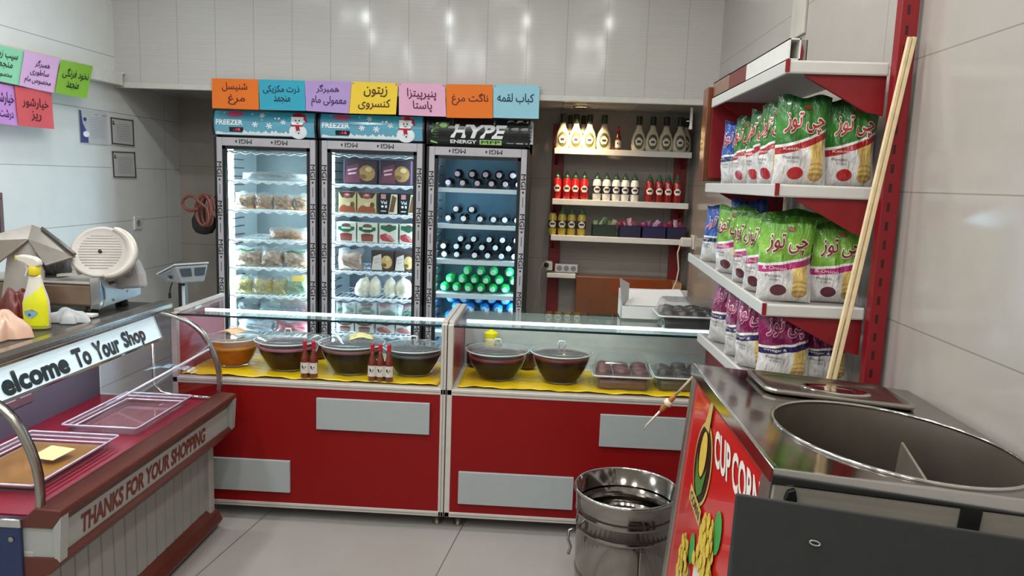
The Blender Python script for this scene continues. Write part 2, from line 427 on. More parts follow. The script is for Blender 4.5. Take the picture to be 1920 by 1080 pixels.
def fridge(label, x0, x1, kind, zs, flatshelf=False):
    w = x1-x0; H = 1.985; HB = 1.815 if kind != 'c' else 1.80; Z0 = .16; T = .03
    t = thing('display_fridge', label, 'fridge', (x0, YFR, 0), 0, 'upright glass door fridges along the back wall')
    b = MB().box((0, .05, .05), (T, FD, H-.02)).box((w-T, .05, .05), (w, FD, H-.02)).box((0, FD-T, .05), (w, FD, H-.02)).box((0, .05, HB-.02), (w, FD, H-.02)).box((0, .05, .05), (w, FD, Z0))
    b.build('cabinet', BLACK, t, bevel=.003)
    li = {'a': mm('pale_grey_liner', '#808b8e', .45), 'b': LINERG, 'c': mm('teal_liner', '#6f97a6', .45)}[kind]
    MB().box((T, .06, Z0), (T+.012, FD-T, HB-.02)).box((w-T-.012, .06, Z0), (w-T, FD-T, HB-.02)).build('side_liner', LINER, t)
    MB().box((T+.012, FD-T-.012, Z0), (w-T-.012, FD-T, HB-.02)).box((T, .06, Z0), (w-T, FD-T, Z0+.01)).build('back_liner', li, t)
    MB().box((.02, .06, 0), (.09, .14, .05)).box((w-.09, .06, 0), (w-.02, .14, .05)).box((.02, FD-.1, 0), (.09, FD-.02, .05)).box((w-.09, FD-.1, 0), (w-.02, FD-.02, .05)).build('foot', BLACK, t)
    # curved header
    hz0, hz1 = HB+.015, H
    def hf(x, y, e=.0):   # x 0..1 , y 0..1 on the header face
        return Vector((.012+(w-.024)*x, .012-.035*math.sin(PI*(.15+.7*y))-e, hz0+(hz1-hz0)*y))
    hd = MB(); hd.grid(lambda a, c_: hf(a, c_), 8, 10)
    for s in (0, 1):
        hd.add([hf(s, k/10) for k in range(11)]+[(hf(s, 1).x, .06, hz1), (hf(s, 0).x, .06, hz0)], [tuple(range(13)) if s == 0 else tuple(range(13))[::-1]])
    hdr = hd.build('header', WINTER if kind != 'c' else HYPE, t)
    MB().prism([(-.01+.012-.035*math.sin(PI*(.15+.7*k/8)), hz0-.004+(hz1-hz0+.008)*k/8) for k in range(9)]+[(.06, hz1+.004), (.06, hz0-.004)], 'x', -.0, .012).build('header_end', BLACK, t)
    MB().prism([(-.01+.012-.035*math.sin(PI*(.15+.7*k/8)), hz0-.004+(hz1-hz0+.008)*k/8) for k in range(9)]+[(.06, hz1+.004), (.06, hz0-.004)], 'x', w-.012, w).build('header_end', BLACK, t)
    e1 = lambda x, y: hf(x, y, .0015); e2 = lambda x, y: hf(x, y, .003); e3 = lambda x, y: hf(x, y, .0045); e4 = lambda x, y: hf(x, y, .006)
    if kind != 'c':
        MB(); l = MB(); write(l, 'FREEZER', e2, .02, .29, .42, .64, .035); l.build('lettering', SNOW, t, label='white FREEZER lettering')
        l = MB(); flat(l, circle(.21, .88, .085, 18, .12), e1); l.build('pink_badge', PINK, t)
        s = MB(); rr = random.Random(5)
        for cx, cy, r in ((.38, .9, .012), (.48, .85, .028), (.41, .46, .03), (.55, .42, .032), (.69, .6, .028), (.61, .74, .014), (.645, .74, .018), (.1, .93, .01), (.48, .66, .01), (.9, .66, .02)):
            # keep flakes round on the wide header
            fn = lambda x, y, cx=cx, cy=cy: e2(cx+(x-cx), cy+(y-cy)*3.9)
            f_ = MB(); snowflake(f_, cx, cy, r, fn) if r > .02 else flat(f_, circle(cx, cy, r*.7, 8), fn); f_.build('snowflake_print', SNOW, t)
        for k in range(26):
            cx = .27+.5*k/26+rr.uniform(-.01, .01); h = .05+.16*abs(math.sin(k*1.3))*rr.uniform(.5, 1)
            flat(s, [(cx-.018, .03), (cx+.018, .03), (cx+.022, .03+h*.6), (cx+.003, .04+h), (cx-.02, .03+h*.5)], e2)
        flat(s, [(.01, .03), (.34, .03), (.33, .07), (.22, .1), (.1, .09), (.03, .15), (.01, .12)], e1)
        s.build('frost_print', SNOW, t)
        MB().add([e2(.15, .14), e2(.29, .14), e2(.29, .33), e2(.15, .33)], [(0, 1, 2, 3)]).build('control_display', BLACK, t)
        l = MB(); write(l, '-18', e3, .19, .26, .18, .29, .02); l.build('display_digits', mm('digit_red', '#d23a5a', emit=.8, var=0), t)
        s = MB(); flat(s, circle(.835, .22, .088, 20, .30), e3); flat(s, circle(.83, .66, .062, 20, .27), e3); s.build('snowman_print', SNOW, t)
        s = MB(); flat(s, [(.77, .43), (.885, .43), (.89, .50), (.765, .50)], e4); flat(s, [(.81, .45), (.85, .45), (.855, .24), (.835, .28), (.82, .22)], e4)
        flat(s, [(.775, .80), (.885, .80), (.91, .62), (.93, .64), (.905, .92), (.85, .99), (.79, .96)], e4); s.build('scarf_and_hat_print', SCARF, t)
        s = MB(); flat(s, [(.768, .76), (.892, .76), (.892, .83), (.768, .83)], lambda x, y: hf(x, y, .0075)); s.build('hat_brim_print', SNOW, t)
        s = MB(); flat(s, circle(.815, .68, .008, 8, .03), e4); flat(s, circle(.85, .68, .008, 8, .03), e4); flat(s, circle(.84, .16, .008, 8, .03), e4)
        flat(s, [(.815, .58), (.85, .58), (.84, .56), (.825, .56)], e4); s.build('snowman_face_print', INK, t)
    else:
        l = MB(); write(l, 'HYPE', e2, .22, .74, .26, .77, .045, .1); l.build('lettering', mm('header_white', '#e9ecec', .3, var=0), t, label='white HYPE lettering')
        l = MB(); write(l, 'ENERGY', e2, .22, .485, .055, .19, .03); l.build('lettering', mm('header_white'), t, label='white ENERGY lettering')
        l = MB(); flat(l, [(.515, .035), (.735, .035), (.735, .21), (.515, .21)], e1); l.build('lime_bar', LIME, t)
        l = MB(); write(l, 'MFP', e2, .53, .72, .06, .185, .02); l.build('lettering', DGREEN, t)
        l = MB(); flat(l, [(.02, .08), (.085, .03), (.21, .62), (.2, .82), (.08, .82), (.03, .5)], e1); l.build('can_print', LIME, t)
        l = MB(); flat(l, circle(.145, .72, .06, 16, .14), e2); l.build('can_top_print', DGREEN, t)
        l = MB(); flat(l, circle(.15, .72, .04, 14, .09), e3); l.build('can_ring_print', LIME, t)
        l = MB(); write(l, 'HYPE', e3, .04, .1, .25, .78, .02, rot=270); l.build('can_lettering', DGREEN, t)
        for k in range(3):
            l = MB(); xx = .785+.095*k; flat(l, [(xx, .1), (xx+.075, .1), (xx+.075, .9), (xx+.06, .97), (xx+.015, .97), (xx, .9)], e1); l.build('can_print', SILVER if k else mm('dull_silver', '#8d9498', .4, var=0), t)
            l = MB(); write(l, 'HYPE', e2, xx+.02, xx+.06, .2, .8, .02, rot=270); l.build('can_lettering', INK, t)
    # door frame with its printed stickers
    fw = .052; ew = .014; dz0, dz1 = Z0-.02, HB
    f = MB().box((ew, 0, dz0), (fw, .045, dz1)).box((w-fw, 0, dz0), (w-ew, .045, dz1)).box((fw, 0, dz1-.055), (w-fw, .045, dz1)).box((fw, 0, dz0), (w-fw, .045, dz0+fw))
    df = f.build('door_frame', FRAME, t, bevel=.004)
    gk = .022
    MB().box((fw, .004, dz0+fw), (fw+gk, .04, dz1-.055)).box((w-fw-gk, .004, dz0+fw), (w-fw, .04, dz1-.055)).box((fw, .004, dz1-.055-gk), (w-fw, .04, dz1-.055)).box((fw, .004, dz0+fw), (w-fw, .04, dz0+fw+gk)).build('gasket', GASK, df)
    MB().box((.0, -.002, dz0), (ew, .05, dz1)).box((w-ew, -.002, dz0), (w, .05, dz1)).build('edge_trim', BLACK, df)
    ff = lambda x, y: Vector((x, -.0012, y))
    for k in range(2):
        st = MB(); write(st, 'MGI', ff, .17+.24*k, .255+.24*k, dz1-.04, dz1-.01, .012, rot=180); flat(st, [(.145+.24*k, dz1-.033), (.155+.24*k, dz1-.033), (.155+.24*k, dz1-.018), (.145+.24*k, dz1-.018)], ff); st.build('sticker_lettering', INK, df)
    for sx in (.0175, w-.0485):
        for k in range(5):
            zz = dz1-.16-.26*k; st = MB()
            write(st, 'MGI', ff, sx, sx+.031, zz-.1, zz, .012, rot=90); flat(st, [(sx+.01, zz-.125), (sx+.022, zz-.125), (sx+.022, zz-.113), (sx+.01, zz-.113)], ff)
            flat(st, [(sx+.014, zz-.215), (sx+.018, zz-.215), (sx+.018, zz-.15), (sx+.014, zz-.15)], ff)
            st.build('sticker_lettering', INK, df)
    MB().add([(fw, .02, dz0+fw), (w-fw, .02, dz0+fw), (w-fw, .02, dz1-.055), (fw, .02, dz1-.055)], [(0, 1, 2, 3)]).build('door_glass', DOORG, t)
    # lights inside, shelf rails, shelves
    for s in (0, 1):
        xx = T+.013 if s == 0 else w-T-.013
        MB().box((xx-.003, .085, Z0+.03), (xx+.003, .20, HB-.05)).build('glow_strip', LEDF[kind], t)
        r = MB(); xr = T+.02 if s == 0 else w-T-.02
        for k in range(26):
            zz = Z0+.12+k*.058; r.box((xr-.012, .13, zz), (xr+.012, .34, zz+.007))
        r.build('shelf_rail', mm('rail_grey', '#4a5258', .5, var=0), t)
    xa, xb = T+.018, w-T-.018
    for z in zs:
        s = MB()
        if flatshelf:
            s.box((xa, .085, z-.028), (xb, .10, z+.002)).box((xa, .10, z-.012), (xb, FD-T-.02, z-.004))
        else:
            n = 41; s.tube([(xa+(xb-xa)*k/(n-1), .085, z-.012+.006*math.sin(k*PI/2.5)) for k in range(n)], .008, 6)
            s.tube([(xa, .10, z-.004), (xb, .10, z-.004)], .004, 6); s.tube([(xa, FD-.08, z-.004), (xb, FD-.08, z-.004)], .004, 6); s.tube([(xa, .34, z-.006), (xb, .34, z-.006)], .003, 5)
            for k in range(17):
                xx = xa+.01+(xb-xa-.02)*k/16; s.tube([(xx, .09, z-.003), (xx, FD-.07, z-.003)], .0028, 5)
        s.build('shelf', WIRE if not flatshelf else mm('shelf_white', '#d5dfe4', .3, var=0), t)
    return t
LEDF = {'a': mat('fridge_led_cool', '#d9f4ff', emit=26, var=0), 'b': mat('fridge_led_blue', '#cdeaff', emit=22, var=0), 'c': mat('fridge_led_dim', '#bfe6ff', emit=20, var=0)}
def zat(px, py, Y=5.09): return at(px, py, 'y', Y).z
ZA = [zat(500, y) for y in (284, 339, 394, 450, 502, 554, 590, 628)]
ZB = [zat(705, y) for y in (290, 347, 402, 457, 510, 560, 596, 628)]
ZC = [zat(890, y) for y in (354, 422, 489, 553, 626)]
fridge('tall freezer with snowman header holding loose bags of nuggets and corn, beside the wall', -2.244, -1.548, 'a', ZA)
fridge('tall freezer with snowman header holding cartons and dark packs, between two other fridges', -1.536, -.836, 'b', ZB)
fridge('tall drinks fridge with black HYPE energy header full of bottles', -.822, -.15, 'c', ZC, True)

# ---- packs
def bag_fn(W, H, T, pinch=.06, wob=.004, seed=0, lean=0., base=.5):
    rr = random.Random(seed); ph = [rr.uniform(0, 6) for _ in range(6)]
    def fn(u, v, side=1):
        s, t_ = 2*u-1, 2*v-1
        hw = W/2*(1-pinch*math.sin(PI*v)**1.0)
        a = max(0, 1-abs(s)**3.2)**.7; b = max(0, 1-abs(t_)**3.0)**.75
        y = T/2*a*b*(1.15-.35*v)
        y += wob*math.sin(9*s+ph[0]+4*t_)*a*math.sin(PI*v)+wob*.8*math.sin(13*t_+ph[1]+5*s)*a*math.sin(PI*v)
        if v > .86: y += wob*.9*math.sin(22*s+ph[2])*(v-.86)/.14*(1-abs(s)**4)
        x = s*hw+wob*math.sin(7*v+ph[3])*.6
        z = H*v+wob*1.2*math.sin(5*s+ph[4])*(v > .9)*(v-.9)*10
        if v < .12: y += .0
        return Vector((x, -y*side+lean*v*v, z))
    return fn
def bag_mesh(name, fn, m, parent, nu=16, nv=20):
    b = MB(); b.grid(lambda u, v: fn(u, v, 1), nu, nv); b.grid(lambda u, v: fn(u, v, -1), nu, nv, True)
    return b.build(name, m, parent, True)
def lumpy(name, c1, c2, c3, scale, rough=.3, bumpd=.5):
    m = N(name); v = m.n('ShaderNodeTexVoronoi'); v.inputs['Scale'].default_value = scale; m.li(m.co(), v.inputs[0])
    c = m.mix(m.M('MULTIPLY', v.outputs['Distance'], 1.3), c1, c2); c = m.mix(m.M('MULTIPLY', m.noise(scale*.4), .5), c, c3)
    m.li(c, m.b.inputs['Base Color']); m.b.inputs['Roughness'].default_value = rough; m.b.inputs['Coat Weight'].default_value = .5; m.b.inputs['Coat Roughness'].default_value = .15
    m.bump(m.M('SUBTRACT', 1.0, v.outputs['Distance']), bumpd, .01); return m.m
NUG = lumpy('nugget_bag', '#d6a368', '#6b4526', '#c2854a', 45); CORN = lumpy('corn_bag', '#e6d76a', '#97862c', '#d2bf4e', 130)
PEA = lumpy('pea_bag', '#9fd39a', '#3e7a48', '#cfe8cf', 120); NUG2 = lumpy('breaded_bag', '#dcc0a0', '#7a553c', '#a87f5f', 38)
CHEESE = lumpy('cheese_bag', '#f2ecd6', '#cfc6a8', '#f6f2e6', 60, .35, .2); GREYBAG = lumpy('frosted_bag', '#c3ccd2', '#8f9aa2', '#aab3ba', 25, .3, .4)
FILM = thin_glass('bag_film', '#f2f2f0', .8, .12, 1.45, .18, '#e8ecee')
def pouch(name, label, cat, px0, px1, pyb, h, m, shelf, Y=5.14, T=.07, group=None, seed=0, film=True, lay=0., extra=None):
    a, b = at(px0, pyb, 'y', Y), at(px1, pyb, 'y', Y); W = b.x-a.x
    t = thing(name, label, cat, ((a.x+b.x)/2, Y, shelf+.003), R_.uniform(-.06, .06), group)
    if lay: t.rotation_euler[0] = -lay
    bag_mesh('contents', bag_fn(W*.96, h*(.8 if film else .96), T, .03, .006, seed), m, t, 14, 14)
    if film: bag_mesh('film', bag_fn(W, h, T+.012, .04, .006, seed+9), FILM, t, 12, 12)
    if extra: extra(t, W, h, T)
    return t
def grn_tie(t, W, h, T): MB().tube([(-W*.3, -T*.42, h*.72), (-W*.1, -T*.5, h*.78), (W*.12, -T*.45, h*.7), (W*.3, -T*.38, h*.8)], .006, 6).build('green_print', mm('green_print', '#2f7a55', .4, var=0), t)
def yl_label(t, W, h, T): MB().slab([(-W*.22, -T*.55, h*.72), (W*.3, -T*.55, h*.75), (W*.34, -T*.42, h*1.02), (-W*.16, -T*.42, h*1.0)], (0, .002, 0)).build('price_label', mm('label_yellow', '#eccf6a', .5, var=0), t)
g = 'clear bags on the freezer shelves'
F1 = 'in the snowman freezer beside the wall'
pouch('frozen_bag', 'flat pale frosted bag alone on the upper shelf of the freezer beside the wall', 'bag', 452, 584, 337, .05, GREYBAG, ZA[1], 5.16, .16, None, 1, lay=.3)
for i, (a, b) in enumerate(((441, 480), (479, 514), (512, 553), (552, 584))):
    pouch('nugget_bag', '%s of four brown nugget bags on one shelf in freezer beside the wall' % nth(i, 4), 'bag', a, b, 390, .115, NUG, ZA[2], 5.15, .08, g, 10+i)
pouch('nugget_bag', 'clear bag of brown breaded pieces lying alone on a freezer shelf under four nugget bags', 'bag', 504, 584, 446, .085, NUG, ZA[3], 5.16, .14, g, 20)
for i, (a, b) in enumerate(((428, 492), (488, 532), (528, 586))):
    pouch('breaded_bag', ('leftmost slumped bag of breaded cutlets on freezer shelf above the corn', 'middle slumped bag of breaded cutlets on freezer shelf above the corn', 'rightmost slumped bag of breaded cutlets on freezer shelf above the peas')[i], 'bag', a, b, 500, .135, NUG2, ZA[4], 5.16, .11, g, 30+i, extra=grn_tie if i != 1 else None, lay=.25)
for i, (a, b) in enumerate(((442, 474), (474, 513), (511, 538))):
    pouch('corn_bag', '%s of three yellow corn bags on a freezer shelf' % ('leftmost', 'middle', 'rightmost')[i], 'bag', a, b, 550, .125, CORN, ZA[5], 5.15, .08, g, 40+i)
pouch('pea_bag', 'bag of green peas with yellow label beside the yellow corn bags', 'bag', 537, 585, 551, .14, PEA, ZA[5], 5.15, .09, g, 44, extra=yl_label)
DPK = mat('dark_pack', '#5a3f48', .35, var=.25, scale=14, coat=.4); RPK = mat('red_white_pack', '#a2606a', .35, var=.25, scale=25, coat=.4)
for i, (a, b, mtl) in enumerate(((446, 488, DPK), (488, 522, GREYBAG), (522, 556, DPK), (556, 585, RPK))):
    pouch('frozen_pack', '%s of the low packs right below the corn and pea bags' % nth(i, 4), 'pack', a, b, 584, .075, mtl, ZA[6], 5.17, .09, 'low packs below the corn', 50+i, film=False, lay=.2)
for i, (a, b) in enumerate(((446, 515), (515, 585))):
    pouch('frozen_pack', ('left', 'right')[i]+' frosted flat pack on the lowest visible shelf of freezer beside the wall', 'pack', a, b, 620, .085, (GREYBAG, RPK)[i], ZA[7], 5.17, .12, 'flat packs on the lowest shelf', 56+i, film=False, lay=.2)

def carton(name, label, x, z, W, H, D, base, cols, kind, Y=5.12, group=None):
    t = thing(name, label, 'box', (x, Y, z+.003), 0, group)
    MB().box((-W/2, 0, 0), (W/2, D, H)).build('carton', mm('carton_'+base, base, .35, var=.04), t, bevel=.003)
    fn = lambda x_, y_: Vector((x_*W, -.0012, y_*H)); f2 = lambda x_, y_: Vector((x_*W, -.0024, y_*H)); f3 = lambda x_, y_: Vector((x_*W, -.0036, y_*H))
    pr = lambda poly, c_, nm, f=fn: flat(MB(), poly, f).build(nm, mm('print_'+c_, c_, .4, var=.08, scale=60), t)
    if kind == 'burger':
        pr([(-.42, .78), (.42, .78), (.42, .62), (.12, .5), (-.12, .5), (-.42, .62)], cols[0], 'banner_print')
        pr(circle(0, .82, .24, 14, .12), '#6e5348', 'badge_print', f2); pr([(-.24, .76), (.24, .76), (.22, .66), (-.22, .66)], '#cfd8cc', 'name_print', f3)
        pr([(-.28, .06), (.28, .06), (.32, .4), (-.32, .4)], cols[1], 'food_print'); pr(circle(0, .38, .3, 14, .08), '#8c3d36', 'food_print', f2)
    elif kind == 'sausage':
        pr([(-.42, .9), (.42, .9), (.42, .72), (.05, .56), (-.42, .72)], cols[0], 'banner_print'); pr(circle(.05, .86, .18, 12, .1), '#5e4c46', 'badge_print', f2)
        pr([(-.45, .42), (-.15, .5), (.3, .2), (.25, .06), (-.3, .12), (-.46, .25)], cols[1], 'food_print'); pr([(-.2, .4), (.1, .42), (.38, .12), (.2, .1)], '#c78078', 'food_print', f2)
    elif kind == 'stew':
        pr([(-.5, 1), (.5, 1), (.3, .72), (-.3, .72)], '#4a2f2c', 'banner_print'); pr(circle(0, .82, .22, 12, .14), '#99494a', 'badge_print', f2); pr(circle(0, .86, .13, 10, .05), '#d9a9a4', 'name_print', f3)
        pr([(-.48, .03), (.48, .03), (.44, .25), (.1, .42), (-.3, .36), (-.46, .2)], cols[0], 'food_print'); pr(circle(.05, .42, .2, 12, .1), cols[1], 'plate_print', f2); pr(circle(.3, .4, .12, 10, .14), '#6a5024', 'food_print', f2)
    elif kind == 'dark':
        pr([(.02, .02), (.49, .02), (.49, .95), (.16, .95)], cols[0], 'panel_print'); pr([(.06, .1), (.3, .1), (.44, .8), (.22, .9)], cols[1], 'food_print', f2)
        pr([(-.38, .72), (-.12, .72), (-.12, .94), (-.38, .94)], '#c98f94', 'badge_print')
        l = MB(); write(l, 'Vai', fn, -.4, -.06, .48, .64, .02); flat(l, circle(-.3, .36, .07, 10, .06), fn); flat(l, [(-.16, .3), (-.06, .3), (-.06, .42), (-.16, .42)], fn); flat(l, [(-.38, .12), (-.1, .12), (-.1, .16), (-.38, .16)], fn)
        l.build('label_print', SNOW, t)
    elif kind == 'snack':
        pr([(-.48, .05), (.0, .05), (-.05, .85), (-.4, .7)], cols[0], 'banner_print'); pr(circle(.2, .45, .25, 12, .33), cols[1], 'food_print'); pr(circle(.08, .3, .12, 10, .1), '#7a5a30', 'food_print', f2)
        pr(circle(.25, .6, .1, 10, .1), '#dcc38c', 'food_print', f2); l = MB(); write(l, 'XYK', f3, -.42, -.08, .5, .72, .03) if False else flat(l, [(-.38, .5), (-.1, .6), (-.1, .66), (-.38, .58)], f3)
        flat(l, [(-.36, .36), (-.12, .42), (-.12, .48), (-.36, .44)], f3); l.build('name_print', mm('name_pink', '#d7b3c2', .4, var=0), t)
    return t
Fm = 'in the middle freezer'
for i, (a, b) in enumerate(((643, 708), (711, 772))):
    p, q = at(a, 345, 'y', 5.14), at(b, 345, 'y', 5.14)
    carton('snack_pack', ('left', 'right')[i]+' dark purple snack pack on the top shelf of the middle freezer', (p.x+q.x)/2, ZB[1], q.x-p.x-.01, .165, .08, '#3b2a38', ('#6f3a4c', '#a5814e'), 'snack', 5.14, 'dark snack packs')
for i, (a, b, k) in enumerate(((634, 668, 'stew'), (669, 706, 'stew'), (709, 746, 'dark'), (747, 782, 'dark'))):
    p, q = at(a, 402, 'y', 5.12), at(b, 402, 'y', 5.12)
    carton('food_carton', ('left carton printed with a brown stew, second shelf of middle freezer', 'right carton printed with a brown stew, second shelf of middle freezer', 'left black and cream carton with white lettering, beside the stew cartons', 'right black and cream carton with white lettering, at the door edge of middle freezer')[i],
           (p.x+q.x)/2, ZB[2], q.x-p.x-.006, .142, .1, '#c9b98c' if k == 'stew' else '#17191b', ('#9c4f35', '#d9cba0') if k == 'stew' else ('#e6dcc0', '#6f5136'), k, 5.12, 'cartons on the second freezer shelf')
for i, (a, b, k) in enumerate(((630, 668, 'burger'), (669, 708, 'burger'), (710, 746, 'sausage'), (748, 781, 'sausage'))):
    p, q = at(a, 457, 'y', 5.12), at(b, 457, 'y', 5.12)
    carton('food_carton', ('leftmost white carton with green banner and burger picture', 'second white carton with green banner and burger picture', 'white carton with green banner and red sausages, beside the burger cartons', 'white carton with red sausages at the door edge of the middle freezer')[i],
           (p.x+q.x)/2, ZB[3], q.x-p.x-.006, .135, .1, '#dcdccf', ('#1f6a48', '#8f5348') if k == 'burger' else ('#1f6a48', '#b4424a'), k, 5.12, 'cartons on the third freezer shelf')
BUN = lumpy('bun_bag', '#c99a6a', '#7a3f38', '#d9c3a0', 22)
pouch('bun_bag', 'clear bag of reddish rolls on the left of a middle freezer shelf', 'bag', 634, 682, 508, .145, BUN, ZB[4], 5.15, .09, None, 70)
for i, (a, b) in enumerate(((695, 738), (739, 778))):
    p, q = at(a, 510, 'y', 5.13), at(b, 510, 'y', 5.13)
    carton('snack_pack', ('left dark and white patterned pack above the white cheese bags', 'right dark and white patterned pack above the white cheese bags')[i], (p.x+q.x)/2, ZB[4], q.x-p.x-.006, .14, .07, '#4a3a36', ('#d7d3c6', '#d0ad72'), 'snack', 5.13, 'patterned packs above the cheese')
for i, (a, b, lean) in enumerate(((660, 690, .35), (690, 715, .05), (717, 742, .1), (742, 776, -.1))):
    p, q = at(a, 560, 'y', 5.15), at(b, 560, 'y', 5.15); W = q.x-p.x
    t = thing('cheese_bag', ('leftmost leaning white bag of grated cheese', 'second white bag of grated cheese, with a gathered top', 'third white bag of grated cheese on its shelf', 'rightmost large white bag of grated cheese by the fridge edge')[i], 'bag', ((p.x+q.x)/2, 5.15, ZB[5]+.004), 0, 'white cheese bags')
    t.rotation_euler = (0, lean, 0)
    if lean > 0: t.location.z += 0
    MB().lathe([(.001, 0), (W*.34, .004), (W*.47, .035), (W*.48, .075), (W*.36, .115), (W*.12, .135), (W*.08, .145)], 18, sy=.75).build('contents', CHEESE, t, True)
    MB().lathe([(W*.08, .143), (W*.1, .15), (W*.26, .175), (W*.2, .178)], 12, sy=.5, caps=False).build('gathered_top', FILM, t, True)
for i, (a, b) in enumerate(((640, 692), (692, 756))):
    pouch('frozen_pack', ('left', 'right')[i]+' flat white plastic bag just below the cheese bags', 'pack', a, b, 592, .09, GREYBAG, ZB[6], 5.16, .12, 'flat white bags', 80+i, film=False, lay=.3)
for i, (a, b, cc) in enumerate(((630, 664, '#8d8079'), (665, 701, '#857a74'), (704, 740, '#9c5a64'), (741, 776, '#a86a72'))):
    p, q = at(a, 628, 'y', 5.12), at(b, 628, 'y', 5.12)
    carton('food_carton', '%s of the cartons on the lowest visible shelf in middle freezer' % nth(i, 4), (p.x+q.x)/2, ZB[7], q.x-p.x-.006, .1, .1, '#d2cfc8', ('#60564f', cc), 'burger' if i < 2 else 'sausage', 5.12, 'cartons on the lowest freezer shelf')

# ---- bottles lying in the drinks fridge
def lying_bottle(name, label, loc, r, body, cap, group, L=.26):
    t = thing(name, label, 'bottle', loc, 0, group)
    MB().lathe([(.012, .018), (.0135, .03), (r*.55, .042), (r*.88, .058), (r, .085), (r, L-.02), (r*.85, L), (.001, L-.01)], 18, ax='y').build('body', body, t, True)
    c_ = MB(); c_.lathe([(.001, 0), (.0165, .0), (.0175, .004), (.0175, .02), (.014, .022)], 16, ax='y'); c_.build('cap', cap, t, False)
    return t
COLA = mat('dark_cola', '#0d0f14', .12, var=.1, coat=.6); GRN = mat('green_soda', '#27b45a', .12, var=.15, scale=8, coat=.7); BLU = mat('blue_water', '#2f9ade', .1, var=.2, scale=10, coat=.7)
OLV = mat('olive_soda', '#33401f', .15, var=.15, coat=.6)
CAPW = mm('cap_white', '#e8edf0', .35, var=0); CAPP = mm('cap_pale_pink', '#c3a6b0', .4, var=0); CAPG = mm('cap_pale_green', '#a9d8b8', .4, var=0); CAPB = mm('cap_pale_blue', '#a5d3ee', .4, var=0)
def bottle_rows(rows, name, kind, where, body, cap, group, shelf, r, Y=5.13):
    # each row: list of pixel caps, top row first; the lowest row rests on the shelf
    n = len(rows)
    protos = {}
    for j, row in enumerate(rows):
        pos = sorted(at(px, 500, 'y', Y).x for px in row)
        # keep neighbours clear of each other
        for i in range(1, len(pos)): pos[i] = max(pos[i], pos[i-1]+2*r+.001)
        lvl = n-1-j
        for i, x in enumerate(pos):
            lab = '%s, %s, %s row of the %s' % (kind, nth(i, len(pos)), {1: ('only',), 2: ('upper', 'lower'), 3: ('upper', 'middle', 'lower'), 4: ('top', 'second', 'third', 'bottom')}[n][j], where)
            loc = (x, Y+R_.uniform(-.01, .01), shelf+.002+r+lvl*r*1.76)
            if (body.name, r) not in protos: protos[body.name, r] = lying_bottle(name, lab, loc, r, body, cap, group)
            else: dup(protos[body.name, r], loc, lab)
    return protos
bottle_rows([[853, 880, 905, 930, 955], [836, 863, 890, 916, 942, 966]], 'soda_bottle', 'dark bottle with pinkish cap', 'top drinks shelf', COLA, CAPP, 'dark bottles on the top drinks shelf', ZC[0], .034)
COLA2 = COLA.copy(); COLA3 = COLA.copy()
bottle_rows([[852, 881], [838, 866, 897, 922, 943, 966]], 'soda_bottle', 'big dark bottle', 'second drinks shelf', COLA2, CAPW, 'dark bottles on the second drinks shelf', ZC[1], .036)
bottle_rows([[862, 886, 915, 940, 966], [830, 854, 876, 902, 927, 952], [832, 855, 889, 913, 939, 963]], 'cola_bottle', 'cola bottle with white cap', 'third drinks shelf', COLA3, CAPW, 'cola bottles on the third drinks shelf', ZC[2], .031)
bottle_rows([[875, 900, 924, 954], [842, 866, 889, 911, 935, 963], [832, 855, 878, 901, 924, 947]], 'green_soda_bottle', 'green soda bottle', 'fourth drinks shelf', GRN, CAPG, 'green bottles on the fourth drinks shelf', ZC[3], .033)
bottle_rows([[845, 871, 898, 922, 948], [856, 882, 909, 934, 960], [843, 868, 896, 920, 945], [856, 882, 909, 934, 958]], 'water_bottle', 'blue water bottle', 'lowest visible drinks shelf', BLU, CAPB, 'blue bottles on the lowest drinks shelf', ZC[4], .036)
p = at(843, 505, 'y', 5.1)

# ================================================================== PAPER SIGNS
def paper(label, quad, col, lines, normal, curl=.012, seed=0, group='coloured paper signs', inkc='#43202a', pins=False, boxy=None):
    """quad: four 3D corners TL TR BR BL"""
    TL, TR, BR, BL = (Vector(q) for q in quad); nv = Vector(normal); ph = R_.uniform(0, 6)
    def fn(x, y, e=0.):   # x,y 0..1 from bottom left
        p = (BL*(1-x)+BR*x)*(1-y)+(TL*(1-x)+TR*x)*y
        b = curl*(math.sin(PI*x*1.0+.2*ph)*.3+(1-y)*abs(1-2*x)**2*.8+.25*(1-y)*(1-y))
        return p+nv*(b+e)
    t = thing('paper_sign', label, 'sign', tuple(BL*.5+BR*.5), 0, group)
    MB().grid(fn, 12, 8).build('sheet', mm('paper_'+col, col, .75, var=.03, scale=6), t, True, world=True)
    l = MB()
    for (s, x0, x1, y0, y1) in lines: write(l, s, lambda x, y: fn(x, y, .0016), x0-.02, x1+.02, y0-.02, y1+.02, .016)
    l.build('lettering', mm('ink_'+inkc, inkc, .7, var=0), t, world=True)
    if pins:
        c_ = MB()
        for x in (.03, .97):
            q = fn(x, .96, .002); c_.lathe([(.001, -.003), (.006, -.003), (.006, .002)], 10, q, 'y')
        c_.build('pin', CHROME, t, world=True)
    return t
YS = YFA-.035
